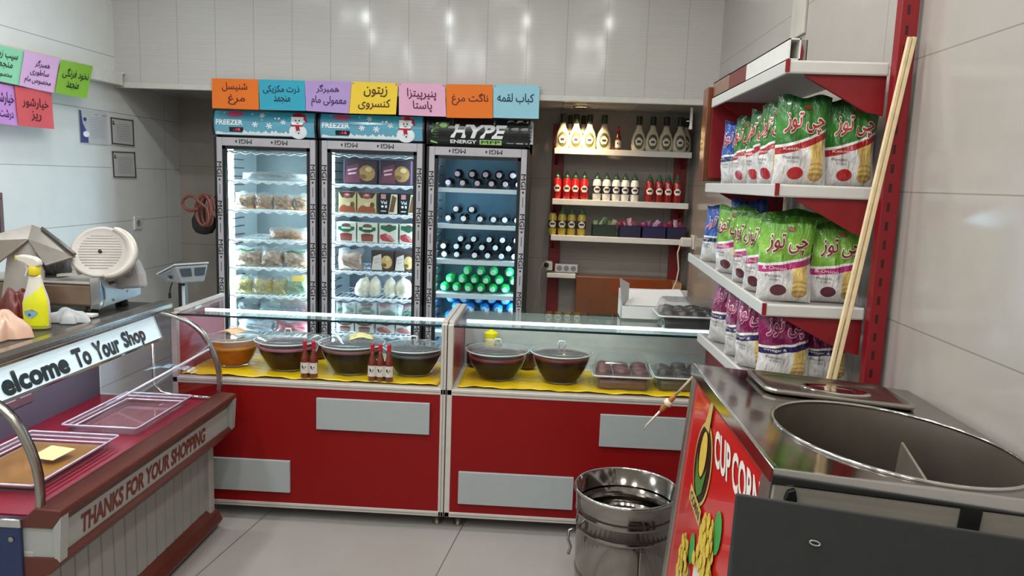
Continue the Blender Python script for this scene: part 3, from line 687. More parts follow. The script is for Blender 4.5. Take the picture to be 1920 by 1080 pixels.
SG = [((397, 147), (484, 149), (487, 206), (400, 203), '#e8741e', [('شنیسل', .24, .74, .60, .86), ('مرغ', .36, .68, .16, .46)], '#5a1a10', 'orange paper sign with two lines above the freezer beside the wall'),
      ((485, 149), (571, 151), (574, 208), (489, 206), '#35a6c0', [('ذرت مکزیکی', .11, .86, .56, .80), ('منجمد', .33, .65, .24, .46)], '#0f2f4a', 'cyan paper sign between the orange and lilac signs over the freezers'),
      ((572, 151), (659, 153), (655, 213), (575, 208), '#b398cf', [('همبرگر', .26, .72, .62, .86), ('معمولی مام', .15, .90, .18, .50)], '#3b2060', 'lilac paper sign beside the yellow sign over the middle freezer'),
      ((660, 153), (746, 156), (743, 215), (656, 213), '#efcb3c', [('زیتون', .30, .76, .56, .86), ('کنسروی', .20, .84, .16, .46)], '#4a2c14', 'yellow paper sign over the middle freezer'),
      ((748, 155), (834, 158), (837, 219), (749, 216), '#e0a9c4', [('پنیرپیتزا', .20, .78, .50, .82), ('پاستا', .32, .68, .14, .44)], '#5a1a3c', 'pink paper sign between yellow and orange signs above the fridges'),
      ((836, 158), (924, 159), (924, 222), (838, 221), '#e3731f', [('ناگت مرغ', .14, .88, .40, .72)], '#6a1410', 'orange paper sign with one line over the drinks fridge'),
      ((925, 158), (1012, 160), (1010, 223), (925, 221), '#93c7d6', [('کباب لقمه', .11, .86, .44, .72)], '#123052', 'light blue paper sign at the end of the row beside the sauce shelf')]
for a, b, c_, d, col, ln, ink, lab in SG:
    paper(lab, [at(*q, 'y', YS) for q in (a, b, c_, d)], col, ln, (0, -1, 0), .014, group='paper signs on the bulkhead', inkc=ink, pins=col in ('#efcb3c', '#93c7d6', '#e0a9c4'))
XS = XL+.085
SL = [((-48, 72), (46, 96), (32, 160), (-58, 140), '#8fd3ab', [('سیب زمینی', .30, .86, .66, .84), ('منجمد', .45, .78, .40, .55), ('مخصوص مام', .30, .80, .12, .28)], '#1f4a3a', 'mint green paper sign cut off by the photo edge on the left wall', 0),
      ((46, 95), (113, 110), (98, 174), (31, 160), '#dcb0dc', [('همبرگر', .35, .72, .62, .80), ('ساطوری', .26, .74, .38, .54), ('مخصوص مام', .14, .84, .12, .30)], '#3a2a4c', 'pale pink paper sign with three lines beside the bright green sign', .004),
      ((114, 112), (175, 124), (160, 185), (98, 174), '#86b83a', [('نخود فرنگی', .14, .90, .50, .78), ('منجمد', .32, .66, .18, .40)], '#22380f', 'bright green paper sign on the left wall', .008),
      ((-40, 150), (28, 162), (30, 236), (-40, 226), '#c98fd6', [('خیارشور', .40, .92, .50, .80), ('درشت', .55, .88, .14, .36)], '#3b1f5a', 'purple paper sign cut off by the photo edge beside the red sign', -.004),
      ((27, 161), (97, 174), (98, 242), (30, 235), '#d85a60', [('خیارشور', .18, .86, .50, .76), ('ریز', .40, .64, .18, .40)], '#5a1420', 'red paper sign hanging low on the left wall', 0)]
for a, b, c_, d, col, ln, ink, lab, off in SL:
    paper(lab, [at(*q, 'x', XS+off) for q in (a, b, c_, d)], col, ln, (1, 0, 0), .012, group='paper signs on the left wall', inkc=ink)
# notices
def notice(name, label, quad, frame=True):
    x = XL+.006; P_ = [at(*q, 'x', x) for q in quad]; TL, TR, BR, BL = P_
    t = thing(name, label, 'notice', tuple(BL*.5+BR*.5))
    fn = lambda a, b, e=0.: (BL*(1-a)+BR*a)*(1-b)+(TL*(1-a)+TR*a)*b+Vector((e, 0, 0))
    MB().slab([fn(0, 0), fn(1, 0), fn(1, 1), fn(0, 1)], (-.004, 0, 0)).build('sheet', mm('notice_paper', '#c8c9c8', .5, var=.03), t, world=True)
    l = MB(); e = .0015; R4 = lambda a, b, c_, d: flat(l, [(a, b), (c_, b), (c_, d), (a, d)], lambda p, q: fn(p, q, e))
    if frame:
        for r in ((.03, .03, .97, .07), (.03, .93, .97, .97), (.03, .03, .08, .97), (.92, .03, .97, .97)): R4(*r)
        R4(.1, .72, .2, .76); R4(.11, .76, .16, .86)
        l.build('printed_frame', mm('frame_ink', '#4a4c4e', .6, var=0), t, world=True)
        l = MB(); [R4(.25, .2+.07*k, .82, .215+.07*k) for k in range(9)]; l.build('printed_text', mm('pale_ink', '#a9abac', .6, var=0), t, world=True)
    else:
        flat(l, [(0, .02), (.28, .02), (.26, .3), (.1, .6), (.06, .98), (0, .98)], lambda p, q: fn(p, q, e)); flat(l, circle(.18, .72, .06, 10, .06), lambda p, q: fn(p, q, e))
        l.build('printed_swoosh', mm('notice_blue', '#4a4f86', .5, var=0), t, world=True)
        l = MB(); flat(l, circle(.2, .28, .11, 14, .09), lambda p, q: fn(p, q, .003)); l.build('printed_seal', SNOW, t, world=True)
        l = MB(); [R4(.36, .18+.06*k, .9, .19+.06*k) for k in range(11)]; R4(.55, .86, .62, .9); R4(.8, .84, .95, .88); l.build('printed_text', mm('pale_ink2', '#9da0b4', .6, var=0), t, world=True)
notice('wall_notice', 'white notice with blue swoosh on the left wall', ((148, 205), (201, 209), (203, 272), (151, 268)), False)
notice('framed_notice', 'upper black-bordered notice on the left wall', ((205, 218), (251, 224), (253, 276), (208, 271)))
notice('framed_notice', 'lower black-bordered notice on the left wall', ((208, 282), (254, 284), (257, 335), (211, 334)))

# ================================================================== SAUCE SHELF ON THE BACK WALL
YSH = 5.5
SZ = [1.832, 1.472, 1.212]
t = thing('wall_shelf_unit', 'red and white wall shelf unit holding sauce bottles beside the drinks fridge', 'shelf', (0, YSH, 0))
UPR = mat('dark_red_upright', '#7c1a1a', .45, var=.1)
for x in (-.0, .905):
    MB().box((x, YB-.05, .0), (x+.085, YB-.005, 2.02)).build('upright', UPR, t, bevel=.004, world=True)
for k, z in enumerate(SZ):
    MB().box((.012, YSH, z-.035), (.985, YSH+.012, z+.006)).box((.012, YSH+.012, z-.012), (.985, YB-.05, z-.001)).build('shelf_board', WHITE, t, bevel=.003, world=True)
    for x in (.018, .95): MB().prism([(YSH+.02, z-.014), (YB-.05, z-.014), (YB-.05, z-.11), (YSH+.02, z-.03)], 'x', x, x+.02).build('bracket', UPR, t, world=True)
MB().box((-.005, YSH, .905), (.205, YSH+.012, .937)).box((-.005, YSH+.012, .92), (.205, YB-.05, .93)).build('shelf_board', WHITE, t, bevel=.003, world=True)
MB().box((-.005, YSH-.02, .56), (.99, YB-.05, .60)).build('shelf_board', WHITE, t, bevel=.003, world=True)

def on_shelf(px, k, Y): return at(px, 300, 'y', Y).x, Y, SZ[k]+.001
def ranch(name, label, loc, group, glow=False):
    t = thing(name, label, 'bottle', loc, 0, group)
    MB().lathe([(.03, 0), (.046, .006), (.052, .04), (.05, .085), (.04, .125), (.024, .155), (.019, .175), (.018, .19)], 20, sy=.6).build('body', mm('cream_bottle', '#ded2bd', .3, var=.03, coat=.3), t, True)
    MB().lathe([(.02, .188), (.0215, .19), (.0215, .245), (.019, .25), (.001, .25)], 16).build('cap', mm('dark_cap', '#1d2a1e', .35, var=0), t)
    RP = ((.0, .046), (.04, .052), (.085, .05), (.125, .04), (.155, .024))
    def rad_(z):
        for (z0, a_), (z1, b_) in zip(RP, RP[1:]):
            if z <= z1: return a_+(b_-a_)*(z-z0)/(z1-z0)
        return .024
    def fn(x, y, e): r = rad_(y); return Vector((x, -.6*r*max(.05, 1-(x/r)**2)**.5-e, y))
    oval = lambda k: (lambda v: k*max(0, 1-(2*v-1)**2)**.5)
    strip(MB(), lambda x, y: fn(x, y, .0015), oval(.033), .016, .126, 10, 16).build('label', mm('bottle_label_green', '#54592f', .4, var=.1), t, True)
    em = lerp_hw((0, .016), (.3, .024), (.6, .028), (.8, .018), (1, .006))
    strip(MB(), lambda x, y: fn(x, y, .003), em, .044, .100).build('label_emblem', mm('emblem_white', '#e9e3d4', .4, var=0), t, True)
    strip(MB(), lambda x, y: fn(x, y, .0045), lambda v: .013, .062, .078, 4, 2).build('label_mark', mm('label_mark', '#3a2a22', .5, var=0), t, True)
    return t
r0 = None
XT = [1053, 1078, 1103, 1130, 1195, 1221, 1246, 1272]
for i, px in enumerate(XT):
    loc = on_shelf(px, 0, 5.57)
    side = 'left' if i < 4 else 'right'
    lab = 'cream bottle with dark cap, %s of four at %s of the top shelf' % (('leftmost', 'second', 'third', 'rightmost')[i % 4], side)
    if r0 is None: r0 = ranch('sauce_bottle', lab, loc, 'cream sauce bottles on the top shelf')
    else: dup(r0, loc, lab)
for i, px in enumerate((1066, 1091, 1283)):
    dup(r0, on_shelf(px, 0, 5.655), ('cream bottle standing behind the two leftmost ones under the lamp', 'cream bottle standing in the second row under the lamp, right one', 'cream bottle half hidden behind the rightmost one of the top sauce shelf')[i], scale=(.8, .8, 1))
def hot_bottle(name, label, loc, group, h=.165, labelled=True):
    t = thing(name, label, 'bottle', loc, 0, group); k = h/.165
    MB().lathe([(.016*k, 0), (.019*k, .003*k), (.019*k, .085*k), (.014*k, .1*k), (.0085*k, .12*k), (.0075*k, .135*k)], 16).build('body', mm('hot_sauce_glass', '#6e2616', .15, var=.1, scale=40, coat=.5), t, True)
    MB().lathe([(.009*k, .132*k), (.0095*k, .135*k), (.0085*k, .16*k), (.006*k, .165*k), (.001, .165*k)], 14).build('cap', mm('hot_cap', '#b5172c', .35, var=0), t)
    c_ = MB()
    for a in range(9):
        pass
    fn = lambda x, y: Vector((.0196*k*math.sin(x), -.0196*k*math.cos(x), y*k))
    l = MB(); l.grid(lambda u, v: fn(-1.3+2.6*u, .022+.048*v), 10, 2); l.build('label', mm('hot_label', '#d9cfc4', .5, var=.04), t, True)
    if labelled:
        f2 = lambda x, y: Vector((.0203*k*math.sin(x), -.0203*k*math.cos(x), y*k))
        l = MB(); flat(l, [(-.5, .055), (-.2, .058), (.0, .048), (.5, .054), (.52, .05), (.1, .04), (-.3, .044)], f2); flat(l, [(-.9, .066), (.9, .066), (.9, .0635), (-.9, .0635)], f2); flat(l, [(-.6, .032), (.6, .032), (.6, .03), (-.6, .03)], f2); l.build('label_mark', INK, t)
    return t
hot_bottle('hot_sauce_bottle', 'small red hot sauce bottle alone between the cream bottles', on_shelf(1157, 0, 5.56), None, .175)

def squeeze(name, label, loc, group, body, band, cap=True):
    t = thing(name, label, 'bottle', loc, 0, group)
    MB().lathe([(.024, 0), (.029, .006), (.031, .03), (.031, .045), (.0325, .05), (.0325, .11), (.031, .115), (.030, .135), (.022, .155), (.016, .16)], 20).build('body', body, t, True)
    if cap: MB().lathe([(.0225, .155), (.0225, .166), (.012, .182), (.006, .2), (.004, .207), (.001, .207)], 16).build('nozzle_cap', mm('green_cap', '#2f5a3a', .35, var=.05), t)
    fn = lambda x, y: Vector((.0331*math.sin(x), -.0331*math.cos(x), y))
    if band:
        l = MB(); l.grid(lambda u, v: fn(2*PI*u, .052+.056*v), 24, 1); l.build('label_band', band, t, True)
    f2 = lambda x, y: Vector((.0338*math.sin(x), -.0338*math.cos(x), y))
    strip(MB(), f2, lerp_hw((0, .42), (.3, .72), (.6, .82), (.8, .5), (1, .2)), .058, .106).build('label_emblem', mm('emblem_white', '#e9e3d4'), t, True)
    strip(MB(), lambda x, y: Vector((.0346*math.sin(x), -.0346*math.cos(x), y)), lambda v: .48, .076, .090, 6, 2).build('label_mark', mm('label_mark', '#3a2a22'), t, True)
    return t
KET = mat('ketchup_red', '#a8161b', .22, var=.06, coat=.4); KET2 = mat('ketchup_dark_red', '#8d1519', .22, var=.06, coat=.4); MAY = mat('mayonnaise_white', '#dcdcd8', .3, var=.02, coat=.3); MUS = mat('mustard_yellow', '#b89f3a', .25, var=.08, coat=.4)
for (pxs, k, body, band, kind, g) in (((1047, 1065, 1081, 1098), 1, KET, None, 'bright red ketchup bottle, %s of four on the middle sauce shelf', 'ketchup bottles on the left'),
     ((1122, 1140, 1158, 1175, 1193), 1, MAY, mm('navy_band', '#262c44', .4, var=0), 'white mayonnaise bottle with navy band, %s of five', 'mayonnaise bottles'),
     ((1221, 1239, 1256, 1273), 1, KET2, None, 'dark red sauce bottle, %s of four on the middle sauce shelf', 'red sauce bottles on the right'),
     ((1059, 1077, 1096), 2, MUS, mm('dark_band', '#4a4028', .4, var=0), 'mustard bottle with dark green nozzle, %s of the three', 'mustard bottles')):
    p0 = None
    for i, px in enumerate(pxs):
        loc = on_shelf(px, k, 5.56); lab = kind % nth(i, len(pxs))
        p0 = p0 or squeeze('squeeze_bottle', lab, loc, g, body, band)
        if i: dup(p0, loc, lab)
squeeze('squeeze_bottle', 'mustard bottle without a nozzle at the left end of the lower sauce shelf', on_shelf(1041, 2, 5.56), None, MUS, mm('dark_band'), False)
for i, (a, b, col, sc) in enumerate(((1110, 1154, '#1f3326', ('#8aa06a', '#b9b08a', '#5b7a4a')), (1161, 1201, '#231d3f', ('#8c2238', '#a43a4a', '#c79aa0')), (1204, 1248, '#231d4a', ('#a0286a', '#7c2a6a', '#c9a0c0')), (1250, 1286, '#221d40', ('#a02a48', '#8c2250', '#d0a8b4')))):
    xa, xb = at(a, 440, 'y', 5.55).x, at(b, 440, 'y', 5.55).x; W = (xb-xa)/2
    w_ = ('dark green basket of green sachets', 'dark purple basket of red sachets beside the green one', 'purple basket of magenta sachets', 'purple basket at the right end of the shelf')[i]
    t = thing('sachet_basket', w_, 'basket', ((xa+xb)/2, 5.6, SZ[2]+.001), 0, 'baskets on the lower sauce shelf')
    bm_ = mm('basket_'+col, col, .5, var=.12, scale=90)
    b = MB(); h = .085
    for (p, q) in (((-W, -.055), (W, -.05)), ((-W, .05), (W, .055)), ((-W, -.055), (-W+.005, .055)), ((W-.005, -.055), (W, .055))): b.box((p[0], p[1], 0), (q[0], q[1], h))
    b.box((-W, -.055, 0), (W, .055, .005)); b.build('basket', bm_, t, bevel=.002)
    MB().tube([(-W, -.055, h), (W, -.055, h), (W, .055, h), (-W, .055, h)], .004, 6, True).build('rim', bm_, t)
    for k in range(5):
        x = -W*.75+W*1.5*k/4; cc = sc[k % 3]
        s = thing('sachet', ('%s sachet poking out of the %s' % (nth(k, 5), ('green basket', 'purple basket beside the green one', 'basket of magenta sachets', 'basket at the shelf end')[i])), 'sachet', (t.location.x+x*.92, 5.6+.02*((k % 2)-.5), SZ[2]+.055+.012*(k % 3)), 0, 'sachets in the baskets')
        s.rotation_euler = (R_.uniform(-.3, .3), R_.uniform(-.6, .6), R_.uniform(-.4, .4))
        bag_mesh('packet', bag_fn(.035, .065, .012, .02, .002, k), mm('sachet_'+cc, cc, .3, var=.25, scale=60, coat=.4), s, 6, 8)
# sockets, plugs, cable
t = thing('power_strip', 'white three-way power socket lying on the lower ledge of the sauce shelf', 'socket', (at(1062, 500, 'y', 5.62).x, 5.62, .932))
MB().box((-.085, 0, 0), (.085, .035, .062)).build('housing', WHITE, t, bevel=.006)
for k in range(3): MB().lathe([(.02, -.002), (.02, .001), (.001, .0015)], 14, (-.052+.052*k, -.001, .031), 'y').build('outlet', GREY, t)
t = thing('plug_adapter', 'white plug adapter with black plug at the left upright', 'plug', (at(1030, 490, 'y', 5.6).x, 5.6, .945))
MB().box((-.03, -.02, 0), (.025, .05, .07)).build('housing', WHITE, t, bevel=.012); MB().lathe([(.016, 0), (.018, .02), (.01, .045)], 12, (-.02, -.06, .045), 'y').build('plug', BLACK, t, True)
pth = [at(1022, 490, 'y', 5.52), at(1012, 505, 'y', 5.5), at(1010, 540, 'y', 5.48), at(1018, 580, 'y', 5.48), (-.03, 5.48, .3)]
tag(MB().tube([tuple(p) for p in pth], .004, 6).build('power_cable', mm('grey_cable', '#7d7a75', .5, var=0)), 'thin grey cable hanging from the plug adapter beside drinks fridge', 'cable')
p = at(1300, 454, 'x', XR)
t = thing('wall_socket', 'white socket with a plugged adapter on the right wall near the sauce shelf', 'socket', tuple(p))
MB().box((-.012, -.05, -.05), (0, .05, .05)).build('plate', WHITE, t, bevel=.004); MB().box((-.09, -.03, -.035), (-.012, .03, .03)).build('adapter', mm('ivory_plastic', '#d6d0c4', .4, var=.02), t, bevel=.012)
pth = [p+Vector((-.09, 0, -.02)), p+Vector((-.105, 0, -.08)), p+Vector((-.09, .0, -.2)), p+Vector((-.1, .0, -.28)), p+Vector((-.13, 0, -.36))]
MB().tube([tuple(q-p) for q in pth], .005, 6).build('cord', mm('ivory_plastic'), t)
p = at(1299, 201, 'z', 2.105); 
t = thing('hanging_bracket', 'short white bracket hanging from the bulkhead near the right wall', 'bracket', (p.x, p.y+.03, 2.105))
MB().box((-.008, -.008, -.13), (.008, .008, 0)).box((-.03, -.004, -.09), (-.008, .004, -.083)).build('rod', WHITE, t, bevel=.002); MB().lathe([(.001, -.14), (.012, -.138), (.012, -.12), (.009, -.115)], 12).build('end_cap', WHITE, t)
# taped carton on the lower shelf, white carton on the counter
t = thing('taped_carton', 'large cardboard carton wrapped in shiny brown tape under the sauce shelf', 'box', (.55, YSH+.0, .60))
TAPE = mat('brown_tape', '#7a4522', .22, var=.2, scale=5, coat=.5); TAPE2 = mat('orange_brown_tape', '#8a3f16', .2, var=.1, scale=4, coat=.5)
MB().box((.21, YSH-.01, .602), (.9, YB-.06, .925)).build('carton', TAPE, t, bevel=.006, world=True)
MB().slab([(.46, YSH-.012, .81), (.905, YSH-.012, .80), (.905, YSH-.012, .915), (.46, YSH-.012, .92)], (0, -.003, 0)).build('tape_strip', TAPE2, t, world=True)
MB().box((.905, YSH-.0, .74), (.975, YSH+.2, .90)).build('side_flap', CARD, t, bevel=.002, world=True)

# ================================================================== RED DISPLAY COUNTERS
YC, YCB, ZD, ZT = 3.284, 3.79, .662, .955
STREAKLED = mat('streak_and_case_led', '#e6f8ff', emit=5, var=0)  # glow for the counters' reflection streak and for the case light
def counter(label, x0, x1, panels, lpanel=True, rback=False):
    t = thing('display_counter', label, 'counter', ((x0+x1)/2, YC, 0), 0, 'red display counters')
    B('front_panel', (x0+.02, YC+.004, .075), (x1-.02, YC+.02, ZD-.02), RED, t, 0, world=True)
    f = MB().box((x0, YC, .055), (x1, YC+.03, .08)).box((x0, YC, ZD-.03), (x1, YC+.03, ZD-.002)).box((x1-.025, YC, .055), (x1, YC+.03, ZT)).box((x0, YC, .055), (x0+.025, YC+.03, ZT if lpanel else ZD))
    f.build('edge_frame', ALU, t, bevel=.003, world=True)
    MB().box((x0+.025, YC-.002, .066), (x1-.025, YC, .069)).box((x1-.014, YC-.002, .06), (x1-.011, YC, ZT)).box((x0+.025, YC-.002, ZD-.017), (x1-.025, YC, ZD-.014)).build('frame_groove', mm('groove_grey', '#8f8a84', .5, var=0), t, world=True)
    for (a, b, c_, d) in panels:
        B('white_panel', (a, YC-.012, d), (b, YC+.004, c_), mm('panel_white', '#a4aaa9', .45, var=.03), t, .002, world=True)
    B('deck', (x0+.005, YC+.01, ZD-.02), (x1-.005, YCB, ZD), mm('deck_board', '#c9c3b8', .4), t, 0, world=True)
    sp = mm('pinkish_side_panel', '#b03c48', .28, var=.06, scale=4)
    for s, x in ((0, x0), (1, x1)):
        if s == 0 and not lpanel: continue
        B('side_panel', (x, YC+.03, .075), (x+.022 if s == 0 else x+.0, YCB, ZT) if s == 0 else (x, YCB, ZT), sp, t, 0, world=True) if s == 0 else B('side_panel', (x-.022, YC+.03, .075), (x, YCB, ZT), sp, t, 0, world=True)
        xx = x if s == 0 else x-.025
        MB().box((xx, YC+.03, ZT-.003), (xx+.025, YCB+.003, ZT+.012)).box((xx, YCB, .08), (xx+.025, YCB+.012, ZT+.012)).build('side_edge', ALU, t, bevel=.002, world=True)
    MB().box((x0+.026, YC+.012, ZT-.012), (x1-.026, YCB-.01, ZT-.004)).build('top_glass', GLASS, t, world=True)
    MB().box((x0+.026, YC+.004, ZT-.0125), (x1-.026, YC+.0115, ZT-.0035)).build('glass_edge', GEDGE, t, world=True)
    MB().add([(x0+.026, YC+.016, ZD), (x1-.026, YC+.016, ZD), (x1-.026, YC+.016, ZT-.012), (x0+.026, YC+.016, ZT-.012)], [(0, 1, 2, 3)]).build('front_glass', mm_glass, t, world=True)
    MB().box((x0+.06, 3.495, ZT-.027), (x1-.03, 3.507, ZT-.013)).build('glow_strip', STREAKLED, t, world=True)  # line of reflected light, added as a glowing bar under the glass
    if rback: B('back_panel', (x0+.024, YCB-.02, ZD), (x1-.024, YCB-.008, ZT-.02), mm('back_white', '#c2c6c4', .4, var=.03), t, 0, world=True)
    else:
        B('back_rail', (x0+.024, YCB-.02, ZD), (x1-.024, YCB-.008, ZD+.03), ALU, t, 0, world=True)
    MB().box((x0+.03, YCB-.02, .075), (x1-.03, YCB, ZD-.02)).build('cabinet_back', mm('back_white', '#c2c6c4'), t, world=True)
    MB().box((x0+.03, YC+.02, .06), (x1-.03, YCB-.02, .078)).build('cabinet_floor', WHITE, t, world=True)
    for x in (x0+.06, x1-.035):
        for y in (YC+.06, YCB-.06): MB().lathe([(.022, 0), (.022, .004), (.018, .006), (.018, .06)], 14, (x, y, 0)).build('leg', mm('leg_steel', '#6d6962', .35, .6), t, True, world=True)
    return t
mm_glass = thin_glass('front_glass', '#fbfdfd', .5, .02, 1.25)
counter('red counter with bowls standing in front of the two freezers', -1.69, -.434, [(-1.021, -.504, .593, .447), (-1.66, -1.145, .287, .135)])
counter('red counter with white back panel beside the steel corn machine', -.430, .835, [(.262, .64, .582, .434), (-.366, .157, .280, .127)], rback=True)
# yellow sheets on the decks
for i, (a, b, lab) in enumerate(((-1.66, -.475, 'crumpled yellow plastic sheet under the bowls of the counter before the freezers'), (-.385, .80, 'crumpled yellow plastic sheet under the bowls and tubs of the counter beside the corn machine'))):
    ph = i*2.1
    def fn(u, v, a=a, b=b):
        x = a+(b-a)*u; y = YC+.022+(YCB-.10-YC)*v
        z = ZD+.004+.003*math.sin(37*x+9*y+ph)**2*(1-v*.5)+.003*math.sin(61*y+17*x)**2
        if v < .06: z += .006*abs(math.sin(14*x+ph))
        return (x, y, z)
    tag(MB().grid(fn, 60, 24).build('yellow_sheet', YEL, None, True, solid=.001), lab, 'sheet', 'yellow sheets on the counters')

# bowls
BOWLG = thin_glass('bowl_glass', '#f7f8f8', .8, .03, 1.35); LIDP = thin_glass('lid_plastic', '#eef2f2', .95, .06, 1.5, .10, '#e9eef0')
def bowl(label, px, py, Rr, H, col, fill, colrim=None, group='lidded glass bowls on the counters', handle=True, spoon=False):
    p = at(px, py, 'z', ZD+.010); rb = Rr*.60
    x = p.x*(p.y+rb)/p.y; y = min(p.y+rb, YCB-.03-Rr)
    x = min(x, -.482-Rr) if x < -.46 else x
    t = thing('glass_bowl', label, 'bowl', (x, y, ZD+.011), 0, group)
    prof = lambda f: rb+(Rr-rb)*math.sin(f*PI/2)**.9*(.86+.14*f)
    ks = [k/10 for k in range(11)]
    MB().lathe([(.001, .002), (rb*.9, 0)]+[(prof(f), .003+H*f) for f in ks]+[(Rr+.006, H+.004), (Rr+.006, H+.008), (Rr, H+.008)], 40, caps=False).build('bowl', BOWLG, t, True)
    fk = [f*fill for f in ks]
    cm = mm('food_'+col, col, .5, var=.25, scale=26, spec=.25, bump=.25)
    MB().lathe([(.001, .006), (rb*.88, .006)]+[(prof(f)-.004, .007+H*f) for f in fk]+[(prof(fill)*.7-.004, H*fill+.010), (.001, H*fill+.012)], 36).build('contents', cm, t, True)
    if colrim:
        MB().lathe([(prof(fill)-.0035, H*fill), (prof(fill+.1)-.003, H*(fill+.09)), (prof(fill+.09)-.008, H*(fill+.1)), (prof(fill)-.012, H*fill+.004)], 36, caps=False).build('sauce_smear', mm('smear_'+colrim, colrim, .35, var=.15, scale=30), t, True)
    MB().lathe([(Rr+.009, H+.006), (Rr+.009, H+.012), (Rr*.93, H+.018), (Rr*.6, H+.024), (Rr*.3, H+.027), (.001, H+.028)], 40, caps=False).build('lid', LIDP, t, True)
    MB().tube([((Rr+.009)*math.cos(a), (Rr+.009)*math.sin(a), H+.009) for a in (2*PI*k/40 for k in range(40))], .0035, 6, True).build('lid_rim', mm('lid_rim', '#c9d0d2', .15, var=0, spec=.8), t, True)
    if handle: MB().tube([(-.012, 0, H+.026), (-.016, 0, H+.045), (-.011, 0, H+.058), (.011, 0, H+.058), (.016, 0, H+.045), (.012, 0, H+.026)], .0045, 8).build('lid_handle', mm('lid_handle', '#dfe6e8', .12, var=0, spec=.8), t, True)
    return t
bowl('glass bowl of amber sauce at the left end, next to the curved glass case', 438, 690, .125, .125, '#a3560f', .70, '#c98a2e')
bowl('glass bowl of dark red sauce left of the pair of hot sauce bottles', 541, 698, .146, .13, '#2e080f', .80, '#b0667c')
bowl('glass bowl of brown sauce between the pair and the trio of hot sauce bottles', 660, 705, .146, .13, '#211210', .84, '#8c5a55')
bowl('glass bowl of blackish paste beside the white divider, right of the trio of bottles', 783, 708, .138, .12, '#17181a', .80, '#5d5b5a')
bowl('glass bowl of maroon sauce beside the divider, yellow squeeze bottle behind', 931, 716, .140, .125, '#1c0c0d', .78, '#8a3040')
bowl('glass bowl of reddish brown sauce left of the clear tubs', 1050, 722, .136, .13, '#290a08', .86, '#7c2a22')
for (bx, by, lab_, col_, rz_) in ((-.875, 3.50, 'pale yellow paper lying on the lid of the bowl between the bottle groups', '#ecd98a', .3), (-1.50, 3.50, 'peach paper note lying on the lid of the amber bowl', '#f0b890', -.4)):
    t = thing('paper_note', lab_, 'note', (bx, by, ZD+.011+.158), rz_)
    MB().grid(lambda u, v: (.055*(2*u-1), .04*(2*v-1), .012*math.sin(PI*u)**2+.006*v), 8, 4).build('sheet', mm('note_'+col_, col_, .7, var=.03), t, True, solid=.001)
def jar(name, label, x, y, r, h, col, lid):
    t = thing(name, label, 'jar', (x, y, ZD+.011))
    MB().lathe([(r*.8, 0), (r, .01), (r, h*.8), (r*.92, h*.86)], 24).build('contents', mm('food_'+col, col, .2, var=.1, coat=.4), t, True)
    MB().lathe([(r+.004, h*.82), (r+.005, h*.84), (r+.005, h), (r*.9, h+.004), (.001, h+.005)], 24).build('lid', lid, t); return t
jar('sauce_jar', 'dark red jar half hidden behind the dark red and brown bowls', -1.145, 3.72, .05, .11, '#5a1620', LIDP)
jar('sauce_jar', 'small clear lidded jar of brown sauce behind and between two dark bowls', -.083, 3.70, .045, .10, '#4a231c', LIDP)
jar('sauce_jar', 'purple black jar beside the pink side of the divider behind a bowl', -.345, 3.70, .042, .10, '#2a1c2c', mm('jar_lid_dark', '#2c2430', .35, var=0))
t = thing('squeeze_bottle', 'clear squeeze bottle with yellow nozzle standing behind the maroon bowl', 'bottle', (-.268, 3.705, ZD+.011))
MB().lathe([(.033, 0), (.036, .005), (.036, .13), (.033, .15)], 20).build('body', mm('mustard_fill', '#d8c98a', .3, var=.05), t, True)
MB().lathe([(.0345, .148), (.0345, .168), (.028, .172), (.012, .18), (.009, .186), (.004, .215), (.001, .215)], 20).build('nozzle_cap', mm('cap_yellow', '#f2e21a', .35, var=0), t)
for i, (px, py) in enumerate(((572, 703), (588, 705), (698, 711), (713, 712), (729, 714))):
    p = at(px, py, 'z', ZD+.011); Y = 3.326
    x = at(px, py, 'y', Y).x
    lab = ('left hot sauce bottle of the pair before the red bowl', 'right hot sauce bottle of the pair before the red bowl', 'leftmost hot sauce bottle of the trio before the brown bowl', 'middle hot sauce bottle of the trio before the brown bowl', 'rightmost hot sauce bottle of the trio beside the blackish bowl')[i]
    hot_bottle('hot_sauce_bottle', lab, (x, Y, ZD+.011), 'hot sauce bottles on the counter', .172)
